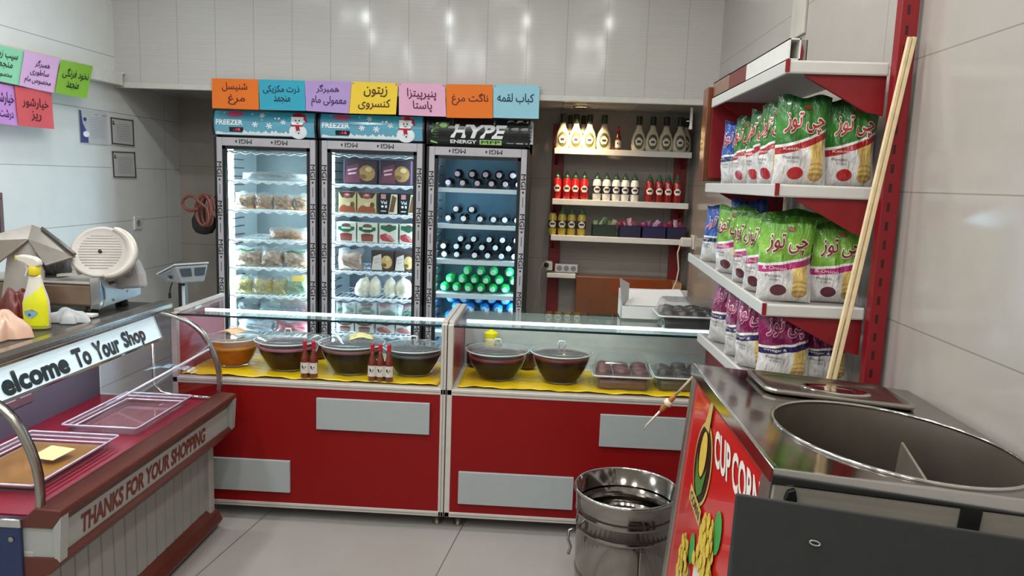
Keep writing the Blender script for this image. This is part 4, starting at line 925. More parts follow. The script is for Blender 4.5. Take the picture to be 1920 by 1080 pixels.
# lidded tubs
TUBP = thin_glass('tub_plastic', '#e9ecec', .95, .08, 1.5, .06)
def tub(label, loc, W, D, H, col, rz=0, nf=3, group='clear lidded tubs', cat='tub', flag=0):
    t = thing('clear_tub', label, cat, loc, rz, group); a, b = W/2, D/2
    def rr(a, b, r, z, n=5):
        o = []
        for cx, cy, s in ((a-r, b-r, 0), (-a+r, b-r, PI/2), (-a+r, -b+r, PI), (a-r, -b+r, 1.5*PI)):
            for k in range(n+1): q = s+PI/2*k/n; o.append((cx+r*math.cos(q), cy+r*math.sin(q), z))
        return o
    def shell(rings):
        m_ = MB(); n = len(rings[0]); vs = [p for r in rings for p in r]
        return m_.add(vs, [(j*n+k, j*n+(k+1) % n, (j+1)*n+(k+1) % n, (j+1)*n+k) for j in range(len(rings)-1) for k in range(n)]+[tuple(range(n))[::-1], tuple(range((len(rings)-1)*n, len(rings)*n))])
    h1 = H*.42
    shell([rr(a*.86, b*.88, .02, .001), rr(a*.93, b*.95, .022, h1), rr(a, b, .025, h1+.002), rr(a, b, .025, h1+.01)]).build('tray', TUBP, t, False)
    shell([rr(a*.99, b*.99, .025, h1+.011), rr(a*.93, b*.94, .03, h1+.02), rr(a*.84, b*.88, .03, H*.93), rr(a*.78, b*.82, .03, H)]).build('lid', TUBP, t, False)
    MB().tube(rr(a+.002, b+.002, .025, h1+.008), .0042, 6, True).build('tray_rim', mm('tub_rim', '#cfd2d2', .15, var=0, spec=.8), t, True)
    cm = mm('food_'+col, col, .25, var=.25, scale=30, coat=.5)
    m_ = MB(); rq = random.Random(len(label)); m_.prism([(x, y) for x, y, z in rr(a*.82, b*.84, .02, 0)], 'z', .004, h1*.75)
    for i in range(nf):
        for j in range(3):
            cx = -a*.62+1.24*a*i/max(1, nf-1); cy = -b*.55+1.1*b*j/2; r = a*.30
            m_.lathe([(.001, 0), (r*.8, .004), (r, h1*.5), (r*.8, h1*.9), (.001, h1*1.05)], 12, (cx, cy, h1*.5+rq.uniform(0, h1*.25)), sx=1, sy=.8)
    m_.build('contents', cm, t, True); return t
p = at(1167, 731, 'z', ZD+.011)
tub('clear tub of reddish meat pieces on the yellow sheet beside the bowl', (.362, 3.47, ZD+.011), .27, .23, .13, '#7c3a3a', .0)
tub('clear tub of dark pieces at the right end of the counter behind steel post', (.64, 3.50, ZD+.011), .26, .25, .13, '#4a3634', .0, 3)
tub('clear tub packed with dark brown food on top of the glass counter', (.66, 3.50, ZT+.001), .30, .22, .125, '#2f201d', .03, 4)
# white open carton on the counter top
t = thing('white_carton', 'open white carton with one raised flap on the back of the glass counter', 'box', (.50, 3.66, ZT+.0))
WC = mm('white_card', '#c9c7c2', .7, var=.03)
MB().box((.36, 3.62, ZT+.001), (.364, 3.78, ZT+.08)).box((.36, 3.62, ZT+.001), (.70, 3.624, ZT+.065)).box((.36, 3.776, ZT+.001), (.70, 3.78, ZT+.13)).box((.697, 3.62, ZT+.001), (.70, 3.78, ZT+.08)).box((.36, 3.62, ZT+.001), (.70, 3.78, ZT+.005)).build('carton', WC, t, bevel=.001, world=True)
MB().slab([(.36, 3.62, ZT+.065), (.345, 3.60, ZT+.20), (.40, 3.70, ZT+.165), (.40, 3.70, ZT+.05)], (.003, .002, 0)).build('raised_flap', WC, t, world=True)
MB().slab([(.38, 3.66, ZT+.062), (.70, 3.66, ZT+.062), (.66, 3.775, ZT+.132), (.40, 3.775, ZT+.12)], (0, .002, .003)).build('lid_flap', WC, t, world=True)

# ================================================================== CURVED GLASS CASE
Y0, Y1 = 1.97, 3.17
BEIGE = mm('beige_panel', '#999b96', .5, var=.06, scale=5)
CRED = mm('case_red_floor', '#861029', .35, var=.1, scale=6)
t = thing('glass_display_case', 'curved glass deli case with welcome sign and brown mouldings on the left', 'display case', (-1.8, (Y0+Y1)/2, 0))
fp = MB(); n = 16
prof = []
for k in range(n+1):
    y = Y0+.03+(Y1-.03-Y0-.03)*k/n; prof += [(-1.474, y), (-1.474, y+.060), (-1.481, y+.063), (-1.481, y+.068)] if k < n else [(-1.474, y)]
fp.prism([(-2.3, Y0+.03)]+prof+[(-2.3, Y1-.03)], 'z', .07, .50); fp.build('ribbed_body', BEIGE, t, world=True)
MB().box((-1.50, Y0, .0), (-1.435, Y0+.035, .50)).box((-1.50, Y1-.045, .0), (-1.452, Y1, .50)).build('corner_post', mm('post_beige', '#a09e97', .45, var=.05), t, bevel=.006, world=True)
MB().prism([(-1.50, .02), (-1.43, .02), (-1.42, .04), (-1.44, .075), (-1.468, .095), (-1.50, .095)], 'y', Y0+.02, Y1+.01).build('base_moulding', BROWN, t, bevel=.003, world=True)
MB().box((-2.25, Y0+.06, 0), (-1.5, Y1-.06, .07)).build('plinth', BLACK, t, world=True)
MB().prism([(-1.47, .585), (-1.425, .632), (-1.35, .628), (-1.345, .612), (-1.372, .572), (-1.47, .572)], 'y', Y0-.005, Y1+.005).build('upper_moulding', BROWN, t, bevel=.004, world=True)
MB().prism([(-1.47, .578), (-1.373, .576), (-1.373, .478), (-1.47, .478)], 'y', Y0+.002, Y1-.003).build('sign_band', BEIGE, t, world=True)
MB().prism([(-1.47, .482), (-1.366, .484), (-1.355, .470), (-1.385, .435), (-1.41, .425), (-1.465, .375), (-1.47, .375)], 'y', Y0-.005, Y1+.005).build('lower_moulding', BROWN, t, bevel=.004, world=True)
MB().prism([(-1.372, .575), (-1.347, .61), (-1.357, .472), (-1.372, .48)], 'y', Y1-.03, Y1+.004).build('band_end', BEIGE, t, world=True)
MB().prism([(-1.372, .575), (-1.347, .61), (-1.357, .472), (-1.372, .48)], 'y', Y0-.004, Y0+.03).build('band_end', BEIGE, t, world=True)
bf = plane_fn((-1.3715, 0, 0), (0, 1, 0), (0, 0, 1))
p0, p1 = at(150, 975, 'x', -1.372), at(384, 825, 'x', -1.372)
l = MB(); write(l, "THANKS FOR YOUR SHOPPING", bf, p0.y, p1.y, .497, .557, .035, .12); l.build('lettering', mm('letter_brown', '#6a2c20', .5, var=0), t, world=True)
# deck, back and inner walls
MB().box((-2.2, Y0+.02, .585), (-1.42, Y1-.02, .60)).build('deck', CRED, t, world=True)
MB().box((-2.3, Y0, .50), (-1.47, Y1, .586)).build('deck_support', BEIGE, t, world=True)
MB().box((-1.43, Y0+.02, .600), (-1.415, Y1-.02, .606)).build('air_grille', mm('grille_dark', '#2a2024', .5, var=.3, scale=150), t, world=True)
MB().box((-1.97, Y0+.02, .60), (-1.95, Y1-.02, .965)).build('back_panel', mm('slate_back', '#5b5866', .35, var=.12, scale=3), t, world=True)
MB().box((-1.949, 2.42, .70), (-1.944, 2.72, .86)).build('control_panel', mm('brown_control', '#6b4f55', .45, var=.05), t, world=True)
b = MB()
for k in range(3): b.box((-1.9435, 2.47+.085*k, .73), (-1.941, 2.53+.085*k, .785))
b.build('switch', mm('switch_pale', '#c9a9b4', .4, var=0), t, world=True)
MB().box((-2.3, Y0, .586), (-1.97, Y1, .962)).build('back_housing', mm('slate_back2', '#54525c', .5), t, world=True)
# curved front glass, its steel end strips and end panes
arc = [(-1.412, .605), (-1.408, .66), (-1.409, .719), (-1.417, .765), (-1.430, .805), (-1.450, .850), (-1.476, .893), (-1.503, .920), (-1.535, .942), (-1.57, .957), (-1.605, .968), (-1.65, .977), (-1.69, .981)]
MB().grid(lambda u, v: (arc[min(12, int(round(u*12)))][0], Y0+.02+(Y1-Y0-.04)*v, arc[min(12, int(round(u*12)))][1]), 12, 6).build('curved_glass', thin_glass('case_glass', '#f3f0f4', .55, .015, 1.35), t, True, world=True)
for y in (Y0, Y1-.02):
    vs = [(x, y, z) for x, z in arc]+[(x-.016*.9, y, z-.008) for x, z in arc]; vs += [(x, y+.024, z) for x, _, z in vs]; n = 13; fs = []
    for k in range(12): fs += [(k, k+1, n+k+1, n+k), (2*n+k, 3*n+k, 3*n+k+1, 2*n+k+1), (k, 2*n+k, 2*n+k+1, k+1), (n+k, n+k+1, 3*n+k+1, 3*n+k)]
    MB().add(vs, fs).build('glass_edge_strip', STEEL, t, True, world=True)
    MB().add([(x, y+.012, z) for x, z in arc]+[(-1.95, y+.012, .975), (-1.95, y+.012, .605)], [tuple(range(15))]).build('end_pane', thin_glass('end_glass', '#f4eef2', .5, .02, 1.3) if y < 2.5 else bpy.data.materials['end_glass'], t, world=True)
MB().tube([(-1.70, Y1-.03, .97), (-1.70, Y1-.03, .66), (-1.67, Y1-.03, .63), (-1.62, Y1-.03, .618), (-1.43, Y1-.03, .61)], .007, 8).build('pane_rail', CHROME, t, True, world=True)
# top with steel rim, lit sign strip below it
MB().box((-2.35, Y0-.02, .965), (-1.72, 3.27, 1.0)).build('top_slab', mm('dark_top', '#3a3733', .35, var=.2, scale=12), t, bevel=.004, world=True)
MB().prism([(-1.73, .968), (-1.69, .972), (-1.672, .982), (-1.672, 1.002), (-1.69, 1.012), (-1.73, 1.012)], 'y', Y0-.02, 3.27).build('top_rim', STEEL, t, bevel=.003, world=True)
sf = lambda y, v, e=0.: Vector((-1.695+.035*(1-v)+e, y, .868+.098*v+e*.3))
MB().add([sf(Y0+.03, 0), sf(Y1-.03, 0), sf(Y1-.03, 1), sf(Y0+.03, 1)], [(0, 1, 2, 3)]).build('sign_panel', mm('lit_sign', '#d3ecef', .4, emit=.75, var=.04, scale=3), t, world=True, solid=.004)
MB().tube([sf(Y0+.03, -.02), sf(Y1-.03, -.02)], .006, 6).tube([sf(Y0+.03, 1.02), sf(Y1-.03, 1.02)], .006, 6).tube([sf(Y1-.03, -.02, .004), sf(Y1-.03, 1.02, .004)], .007, 6).build('sign_frame', CHROME, t, world=True)
p0, p1 = at(5, 700, 'x', -1.66), at(276, 645, 'x', -1.66)
yW = p1.y-(p1.y-p0.y)*1.13
l = MB(); write(l, 'Welcome', lambda y, v: sf(y, v, .003), yW, yW+(p1.y-yW)*.46, .13, .74, .055); write(l, 'To', lambda y, v: sf(y, v, .003), yW+(p1.y-yW)*.505, yW+(p1.y-yW)*.60, .13, .74, .055)
write(l, 'Your', lambda y, v: sf(y, v, .003), yW+(p1.y-yW)*.635, yW+(p1.y-yW)*.80, .13, .74, .055); write(l, 'Shop', lambda y, v: sf(y, v, .003), yW+(p1.y-yW)*.835, p1.y, .02, .74, .055)
l.build('lettering', mm('sign_ink', '#26383a', .5, var=0), t, world=True)
MB().box((-1.72, Y0+.05, .962), (-1.70, Y1-.05, .966)).build('glow_strip', STREAKLED, t, world=True)
# near end panel
MB().box((-2.3, Y0-.012, .0), (-1.464, Y0, .575)).build('end_panel', mm('navy_end_panel', '#1c2c52', .5, var=.12, scale=90), t, bevel=.003, world=True)
MB().box((-2.3, Y0-.016, .575), (-1.46, Y0+.01, .60)).build('end_rail', CHROME, t, bevel=.003, world=True)
b = MB()
for z in (.07, .54): b.lathe([(.008, -.003), (.008, 0), (.001, -.004)], 8, (-1.49, Y0-.013, z), 'y')
b.build('screw', STEEL, t, world=True)
spot('case_light', (-1.74, (Y0+Y1)/2, .955), 3.0, (.9, .93, 1), .1)
l_ = bpy.data.objects['case_light'].data; l_.shape = 'RECTANGLE'; l_.size = .04; l_.size_y = Y1-Y0-.1
# trays inside the case
def tray(label, x0, x1, y0, y1, fill=None):
    t = thing('clear_tray', label, 'tray', ((x0+x1)/2, (y0+y1)/2, .601), 0, 'clear trays in the glass case'); a, b = (x1-x0)/2, (y1-y0)/2
    m_ = MB()
    def ring(a, b, z): return [(a, b, z), (-a, b, z), (-a, -b, z), (a, -b, z)]
    rs = [ring(a*.84, b*.88, .002), ring(a*.9, b*.92, .03), ring(a, b, .034), ring(a, b, .03)]
    m_.add([p for r in rs for p in r], [(4*j+k, 4*j+(k+1) % 4, 4*j+4+(k+1) % 4, 4*j+4+k) for j in range(3) for k in range(4)]+[(0, 1, 2, 3)]); m_.build('tray', TUBP, t)
    for k, s in enumerate((1.0, .93, .86)):
        MB().tube([(a*s*.97, b*s, .036-.009*k), (a*s, b*s*.97, .036-.009*k), (a*s, -b*s*.97, .036-.009*k), (a*s*.97, -b*s, .036-.009*k), (-a*s*.97, -b*s, .036-.009*k), (-a*s, -b*s*.97, .036-.009*k), (-a*s, b*s*.97, .036-.009*k), (-a*s*.97, b*s, .036-.009*k)], .0038, 6, True).build('rim', mm('tray_rim', '#cfc9d6', .12, var=.1, scale=50, spec=.9), t, True)
    if fill: MB().box((-a*.8, -b*.82, .004), (a*.8, b*.82, .014)).build('contents', fill, t, bevel=.004)
    return t
tray('empty clear tray in the far half of the glass case', -1.79, -1.50, 2.64, 3.08)
tray('clear tray holding amber slices in the near half of the glass case', -1.85, -1.52, 2.10, 2.56, mm('amber_food', '#86601f', .3, var=.2, scale=10, coat=.3))
p = at(95, 842, 'z', .65)
t = thing('price_card', 'small pale orange card lying on the tray of amber slices', 'card', (p.x, p.y, .63))
MB().slab([(-.05, -.035, .0), (.04, -.05, .0), (.06, .04, .008), (-.03, .05, .012)], (0, 0, .002)).build('card', mm('card_peach', '#f6c889', .6, var=.05, emit=0), t)
t = thing('reflection_rod', 'slanted white reflection across the glass case, added as a thin rod', 'rod', (-1.6, 2.95, .70))
MB().tube([at(200, 760, 'z', .607), at(392, 655, 'y', 3.12)], .005, 8).build('rod', mm('reflection_white', '#dfe4ea', .25, var=0), t, world=True)  # bright reflection in the case glass, built as a solid white rod
t = thing('white_dish', 'corner of a pale blue dish at the near left end of the glass case', 'dish', (-1.78, 2.04, .601))
MB().lathe([(.001, .002), (.05, .002), (.075, .022), (.078, .026), (.05, .008), (.001, .007)], 24).build('dish', mm('pale_blue_dish', '#b9cfdf', .3, var=.03), t, True)

# ================================================================== THINGS ON AND BEHIND THE CASE
ZK = 1.0
SLC = mm('slicer_grey', '#b3aca4', .4, .1, var=.06); SLD = mm('slicer_dark', '#5c5a58', .4, .3, var=.1, scale=30)
t = thing('meat_slicer', 'grey meat slicer with round blade plate on top of the glass case', 'meat slicer', (-2.0, 3.05, ZK))
MB().box((-2.32, 2.93, 1.03), (-1.815, 3.23, 1.125)).build('base', mm('slicer_base_steel', '#8a7663', .28, .6, var=.3, scale=9), t, bevel=.012, world=True)
MB().box((-2.34, 2.92, 1.124), (-1.81, 3.24, 1.134)).build('base_top', SLC, t, bevel=.004, world=True)
for x, y in ((-2.28, 2.97), (-1.86, 2.97), (-2.28, 3.19), (-1.86, 3.19)): MB().lathe([(.026, 0), (.026, .012), (.018, .034)], 12, (x, y, ZK)).build('foot', BLACK, t, world=True)
EP = mm('satin_plate', '#b0b6b8', .3, .45, var=.12, scale=14)
MB().prism([(2.925, 1.028), (2.955, 1.033), (2.972, 1.058), (2.968, 1.095), (2.95, 1.125), (2.935, 1.155), (2.955, 1.15), (3.01, 1.112), (3.21, 1.122), (3.225, 1.145), (3.238, 1.142), (3.238, 1.045), (3.22, 1.038)], 'x', -1.812, -1.798).build('end_plate', EP, t, bevel=.003, world=True)
MB().prism([(2.915, 1.025), (2.925, 1.025), (2.945, 1.06), (2.94, 1.1), (2.925, 1.155), (2.915, 1.155)], 'x', -1.83, -1.79).build('plate_flange', CHROME, t, bevel=.003, world=True)
b = MB()
for y, z in ((3.10, 1.088), (3.13, 1.072), (3.02, 1.052)): b.lathe([(.007, 0), (.007, .004), (.001, .005)], 10, (-1.798, y, z), 'x')
b.build('bolt', STEEL, t, world=True)
hp = [at(*q, 'y', 3.06) for q in ((185, 545), (186, 500), (215, 480), (240, 478), (254, 492), (264, 515), (268, 540))]
MB().slab(hp, (0, .05, 0)).build('motor_housing', mm('slicer_housing', '#a7a5a6', .4, .1, var=.04), t, bevel=.012, world=True)
kp = at(238, 512, 'y', 3.055)
MB().lathe([(.018, .006), (.019, 0), (.016, -.006), (.010, -.004), (.008, -.007), (.001, -.007)], 18, tuple(kp), 'y').build('control_knob', GREY, t, True, world=True)
# blade plate: a disc turned towards the room
pc = at(188, 472, 'y', 2.985); rot = Matrix.Translation(pc) @ Matrix.Rotation(math.radians(18), 4, 'Z') @ Matrix.Rotation(math.radians(-28), 4, 'X')
def disc(prof, n=40, sx=1, name='', m_=None, par=None, sm=True, a0=0, a1=2*PI):
    m2 = MB(); m2.lathe(prof, n, ax='y'); m2.v = [tuple(rot @ Vector((v[0], v[1], v[2]))) for v in m2.v]; return m2.build(name, m_, par, sm, world=True)
disc([(.001, .008), (.108, .008), (.112, .004), (.112, -.002), (.106, -.006), (.098, -.004), (.09, .0), (.001, .0)], name='blade_cover', m_=SLC, par=t)
m2 = MB()
for k in range(13):
    z = -.072+.0118*k; hw = math.sqrt(max(0, .08**2-z*z)); m2.box((-hw, -.0025, z), (hw, .001, z+.003))
m2.v = [tuple(rot @ Vector(v)) for v in m2.v]; m2.build('cover_ribs', mm('slicer_rib', '#a39b92', .4, .1), t, world=True)
disc([(.001, -.009), (.007, -.008), (.007, .002)], 12, name='centre_bolt', m_=BLACK, par=t)
m2 = MB(); nn = 28
def gd(u, q):
    a = -1.35+2.5*u; o = .118+.022*math.sin(PI*u)**.7; i_ = .098
    r_, y_ = ((i_, -.004), (i_+.004, -.012), (o-.003, -.012), (o, -.006), (o, .016), (i_, .016), (i_, -.004))[q]
    return (r_*math.cos(a), y_, r_*math.sin(a))
m2.grid(lambda u, v: gd(u, int(round(v*6))), nn, 6); m2.add([gd(0, q) for q in range(6)], [tuple(range(6))]); m2.add([gd(1, q) for q in range(6)], [tuple(range(6))[::-1]])
m2.v = [tuple(rot @ Vector(v)) for v in m2.v]; m2.build('blade_guard', mm('guard_pale', '#b9b2a8', .3, .1), t, True, world=True)
# hopper and carriage
MB().slab([at(-60, 452, 'y', 2.78), at(60, 421, 'y', 3.0), at(78, 428, 'y', 3.0), at(141, 480, 'y', 2.92), at(84, 497, 'y', 2.85), at(52, 449, 'y', 2.92), at(-40, 520, 'y', 2.78)], (0, .006, -.006)).build('hopper_plate', mm('hopper_steel', '#8f877e', .3, .55, var=.12), t, bevel=.002, world=True)
MB().tube([at(79, 428, 'y', 2.99), at(110, 452, 'y', 2.95), at(140, 477, 'y', 2.91)], .007, 8).build('hopper_rail', mm('rail_dark_steel', '#6a6864', .3, .6), t, True, world=True)
MB().slab([at(14, 468, 'y', 2.90), at(52, 447, 'y', 2.93), at(82, 510, 'y', 2.93), at(82, 535, 'y', 2.93), at(2, 560, 'y', 2.90)], (0, .01, 0)).build('hopper_support', SLC, t, bevel=.003, world=True)
m2 = MB()
for k in range(7): m2.lathe([(.001, 0), (.05, 0), (.05, .022), (.044, .024), (.044, .027), (.001, .027)], 20, (-2.20+.028*k, 3.05, 1.185), 'x')
m2.build('ribbed_drive', SLD, t, True, world=True)
MB().slab([at(128, 484, 'y', 2.94), at(132, 484, 'y', 2.94), at(146, 516, 'y', 2.94), at(106, 519, 'y', 2.94), at(106, 514, 'y', 2.94), at(138, 512, 'y', 2.94)], (0, .03, 0)).build('carriage_bracket', mm('bracket_white', '#cfcac2', .35, .05, var=0), t, world=True)
# white strip board lying under the slicer
p, q = at(104, 572, 'y', 2.88), at(176, 577, 'y', 2.88)
t = thing('white_strip', 'narrow white board lying in front of the meat slicer', 'board', ((p.x+q.x)/2, 2.88, ZK+.001))
MB().box((-.085, -.02, .002), (.085, .02, .014)).build('board', WHITE, t, bevel=.002)
# spray bottle
p = at(64, 618, 'z', ZK)
t = thing('spray_bottle', 'yellow and white spray cleaner bottle with trigger on the case top', 'spray bottle', (p.x, p.y+.02, ZK+.001))
def oval_body(prof, name, m_, sx=1, sy=.62, **k): return MB().lathe(prof, 24, sx=sx, sy=sy).build(name, m_, t, True, **k)
YB_ = mm('bottle_yellow', '#dfe01f', .25, var=.06, scale=12, coat=.3); WB_ = mm('bottle_ivory', '#d8d1c2', .35, var=.03)
oval_body([(.044, 0), (.048, .004), (.0485, .06), (.047, .10), (.041, .125), (.032, .15), (.026, .175), (.022, .19), (.021, .198)], 'body', WB_)
def rad(z):
    P_ = ((0, .0485), (.06, .0485), (.10, .047), (.125, .041), (.15, .032), (.175, .026), (.2, .022))
    for (z0, r0_), (z1, r1_) in zip(P_, P_[1:]):
        if z <= z1: return r0_+(r1_-r0_)*(z-z0)/(z1-z0)
    return .022
def lab(u, v):
    z = .012+(.085+.07*u)*v; r = rad(z)+.0012; a = -.75+2.1*u-.35*v*(1-u)
    return (r*math.sin(a), -r*.62*math.cos(a)-.0008, z)
MB().grid(lab, 16, 14).build('label', YB_, t, True)
MB().grid(lambda u, v: (.0497*math.sin(-1.0+2.1*u), -.0497*.62*math.cos(-1.0+2.1*u)-.0012, .004+.012*v), 16, 1).build('label_foot', mm('label_lime', '#a9b12e', .3, var=0), t, True)
lf = lambda x, y: Vector((.0503*math.sin(x), -.0503*.62*math.cos(x)-.0022, y))
l = MB(); flat(l, [(-.62, .068), (-.2, .072), (.1, .076), (.5, .066), (.42, .056), (.2, .05), (.05, .042), (-.25, .046), (-.5, .056)], lf); l.build('label_print', mm('label_blue', '#7ea7b8', .4, var=.15, scale=40), t)
l = MB(); flat(l, circle(-.1, .056, .10, 10, .004), lambda x, y: lf(x, y)+Vector((0, -.001, 0))); l.build('label_dot', NAVY, t)
oval_body([(.019, .196), (.02, .20), (.02, .226), (.016, .23), (.001, .23)], 'collar', mm('collar_yellow', '#d8c41a', .35, var=0), sy=1)
m2 = MB(); m2.prism([(-.062, .262), (-.058, .248), (-.03, .238), (-.012, .226), (.018, .226), (.026, .236), (.022, .252), (.008, .262), (-.02, .268), (-.05, .27)], 'y', -.014, .014); m2.build('sprayer_head', WB_, t, bevel=.006)
m2 = MB(); m2.prism([(-.03, .238), (-.022, .238), (-.02, .215), (-.03, .19), (-.036, .192), (-.028, .215)], 'y', -.007, .007); m2.build('trigger', WB_, t, bevel=.002)
MB().box((-.068, -.008, .25), (-.06, .008, .266)).build('nozzle', mm('collar_yellow'), t, bevel=.002)
def crumple(name, label, cat, c, a, b, h, m_, seed, n=22):
    rr = random.Random(seed); P_ = [rr.uniform(0, 6) for _ in range(8)]
    def fn(u, v):
        s, q = 2*u-1, 2*v-1; r = math.sqrt(s*s+q*q)
        e = 1+.18*math.sin(5*math.atan2(q, s)+P_[0])+.1*math.sin(9*math.atan2(q, s)+P_[1])
        k = max(0, 1-max(abs(s), abs(q))**2.4)
        z = h*k**.55*(.80+.11*math.sin(5*s+P_[2]+3*q)+.09*math.sin(7*q+P_[3]-4*s))+.003
        sq = max(abs(s), abs(q)); f = (sq/r if r > 1e-6 else 1)
        return (a*s*f*e, b*q*f*e, max(.002, z))
    t = thing(name, label, cat, c)
    m2 = MB(); m2.grid(lambda u, v: fn(u, v), n, n); m2.grid(lambda u, v: (fn(u, v)[0], fn(u, v)[1], .0005), n, n, True); m2.build('cloth' if cat == 'cloth' else 'lump', m_, t, True)
    return t
p = at(130, 604, 'z', ZK); crumple('grey_rag', 'crumpled grey rag between spray bottle and meat slicer', 'cloth', (p.x, p.y, ZK+.001), .075, .05, .055, mm('rag_grey', '#aeb0b0', .85, var=.15, scale=18), 3)
p = at(8, 636, 'z', ZK); crumple('pale_sack', 'pale peach plastic bag of food at the left photo edge beside the spray bottle', 'bag', (p.x-.02, p.y+.02, ZK+.001), .085, .07, .10, mm('peach_bag', '#cfa890', .35, var=.15, scale=9, coat=.3), 8)
p = at(18, 585, 'z', ZK+.03); crumple('meat_piece', 'dark red piece of meat behind the peach bag at the left photo edge', 'meat', (p.x-.02, p.y+.06, ZK+.001), .06, .05, .125, mm('meat_red', '#6a2019', .4, var=.3, scale=16, coat=.3), 13)
p = at(0, 372, 'x', XL+.01)
t = thing('picture_frame', 'edge of a brown frame at the left photo edge on the wall above the slicer', 'frame', (XL, p.y-.2, p.z))
MB().box((XL, p.y-.45, p.z+.0), (XL+.02, p.y+.008, p.z+.03)).box((XL, p.y-.022, p.z-.24), (XL+.02, p.y+.008, p.z+.0)).box((XL, p.y-.45, p.z-.27), (XL+.02, p.y+.008, p.z-.24)).box((XL, p.y-.45, p.z-.24), (XL+.02, p.y-.42, p.z+.0)).build('frame', BROWN, t, bevel=.003, world=True)
MB().box((XL+.002, p.y-.42, p.z-.24), (XL+.008, p.y-.022, p.z)).build('picture', mm('notice_paper', '#c8c9c8'), t, world=True)
# wall socket
p = at(257, 418, 'x', XL)
t = thing('wall_socket', 'white socket plate on the left wall above the weighing scale', 'socket', tuple(p))
MB().box((0, -.045, -.045), (.01, .045, .045)).build('plate', WHITE, t, bevel=.003); MB().lathe([(.022, .010), (.024, .013), (.016, .013), (.012, .011), (.001, .011)], 16, (0, 0, 0), 'x').build('outlet', GREY, t)
# weighing scale on a pole
pz = at(343, 528, 'y', 4.15)
t = thing('weighing_scale', 'grey price computing scale head on a dark pole behind the glass case', 'scale', (pz.x, 4.15, 0))
hz = pz.z
rotm = Matrix.Translation((pz.x+.012, 4.15, hz)) @ Matrix.Rotation(math.radians(-24), 4, 'Z') @ Matrix.Scale(.74, 4)
m2 = MB(); m2.box((-.05, -.03, 0), (.01, .03, 0.001)) if False else None
m2 = MB()
hd = [(-.13, -.10, .02), (.07, -.10, .005), (.10, .10, .005), (-.10, .10, .02)]
m2.slab([rotm @ Vector(v) for v in hd], (0, 0, .012))
top = [(-.15, -.13, .045), (.06, -.14, .135), (.12, .12, .135), (-.10, .12, .045)]
b8 = [rotm @ Vector(v) for v in ((-.10, -.08, .0), (.07, -.09, .0), (.11, .09, .0), (-.08, .09, .0))]+[rotm @ Vector(v) for v in top]
m2 = MB(); m2.add(b8, [(3, 2, 1, 0), (4, 5, 6, 7), (0, 1, 5, 4), (1, 2, 6, 5), (2, 3, 7, 6), (3, 0, 4, 7)]); m2.build('scale_head', mm('scale_grey', '#9aa0a2', .4, var=.05), t, bevel=.008, world=True)
m2 = MB(); m2.slab([rotm @ (Vector(v)*1.03+Vector((0, 0, .002))) for v in top], (0, 0, .010)); m2.build('top_cover', mm('scale_white', '#cfd4d4', .35, var=.02), t, bevel=.004, world=True)
fq = [b8[1], b8[2], b8[6], b8[5]]; fe = lambda u, v, e=.004: (fq[0]*(1-u)+fq[1]*u)*(1-v)+(fq[3]*(1-u)+fq[2]*u)*v+Vector((e, -e*.4, 0))
m2 = MB()
for a, c_ in ((.10, .44), (.56, .9)): m2.slab([fe(a, .42), fe(c_, .42), fe(c_, .85), fe(a, .85)], (.003, -.001, 0))
m2.build('display', mm('display_slate', '#46525c', .2, var=.1, scale=60), t, world=True)
sq = [b8[0], b8[1], b8[5], b8[4]]; se = lambda u, v: (sq[0]*(1-u)+sq[1]*u)*(1-v)+(sq[3]*(1-u)+sq[2]*u)*v+Vector((0, -.004, 0))
MB().slab([se(.45, .35), se(.62, .35), se(.62, .6), se(.45, .6)], (0, -.002, 0)).build('side_badge', BLACK, t, world=True)
MB().box((pz.x-.02, 4.13, .09), (pz.x+.02, 4.17, hz+.01)).build('pole', BLACK, t, bevel=.004, world=True)
MB().box((pz.x+.006, 4.122, .30), (pz.x+.02, 4.13, hz-.02)).build('pole_label', mm('scale_white'), t, world=True)
MB().box((pz.x-.2, 3.95, .03), (pz.x+.2, 4.35, .09)).box((pz.x-.18, 3.97, 0), (pz.x-.14, 4.01, .03)).box((pz.x+.14, 3.97, 0), (pz.x+.18, 4.01, .03)).box((pz.x-.18, 4.29, 0), (pz.x-.14, 4.33, .03)).box((pz.x+.14, 4.29, 0), (pz.x+.18, 4.33, .03)).build('platform', STEEL, t, bevel=.004, world=True)
MB().tube([rotm @ Vector((-.03, -.09, .0)), rotm @ Vector((-.04, -.1, -.04)), rotm @ Vector((-.05, -.1, -.075))], .004, 6).build('cable', BLACK, t, world=True)
MB().lathe([(.008, -.03), (.008, 0), (.004, .008)], 8, tuple(rotm @ Vector((-.05, -.1, -.08)))).build('plug', BLACK, t, world=True)
# coiled hose and bag hanging beside the freezer
HY = 4.95
cc = at(388, 400, 'y', HY)
hk = (XL, 5.05, cc.z+.2)
t = thing('hose_coil', 'coil of orange brown hose hanging beside the freezer', 'hose', (cc.x-.06, HY, cc.z))
pts = []
for k in range(80):
    a = 2*PI*k/26; pts.append((cc.x-.01+.045*math.cos(a)*(1+.12*math.sin(k*.37)), HY+.03-.0012*k+.02*math.sin(a*.5), cc.z+.015+.10*math.sin(a)*(1+.1*math.cos(k*.23))))
for k in range(18):
    a = .3+2*PI*k/18*.9; pts.append((cc.x-.075+.055*math.cos(a), HY-.07, cc.z+.065+.048*math.sin(a)))
MB().tube(pts, .0095, 8).build('hose', mm('hose_orange', '#733829', .4, var=.1), t, True, world=True)
t2 = thing('black_bag', 'black bag hanging behind the orange hose beside the freezer', 'bag', (cc.x-.07, HY+.105, cc.z-.15))
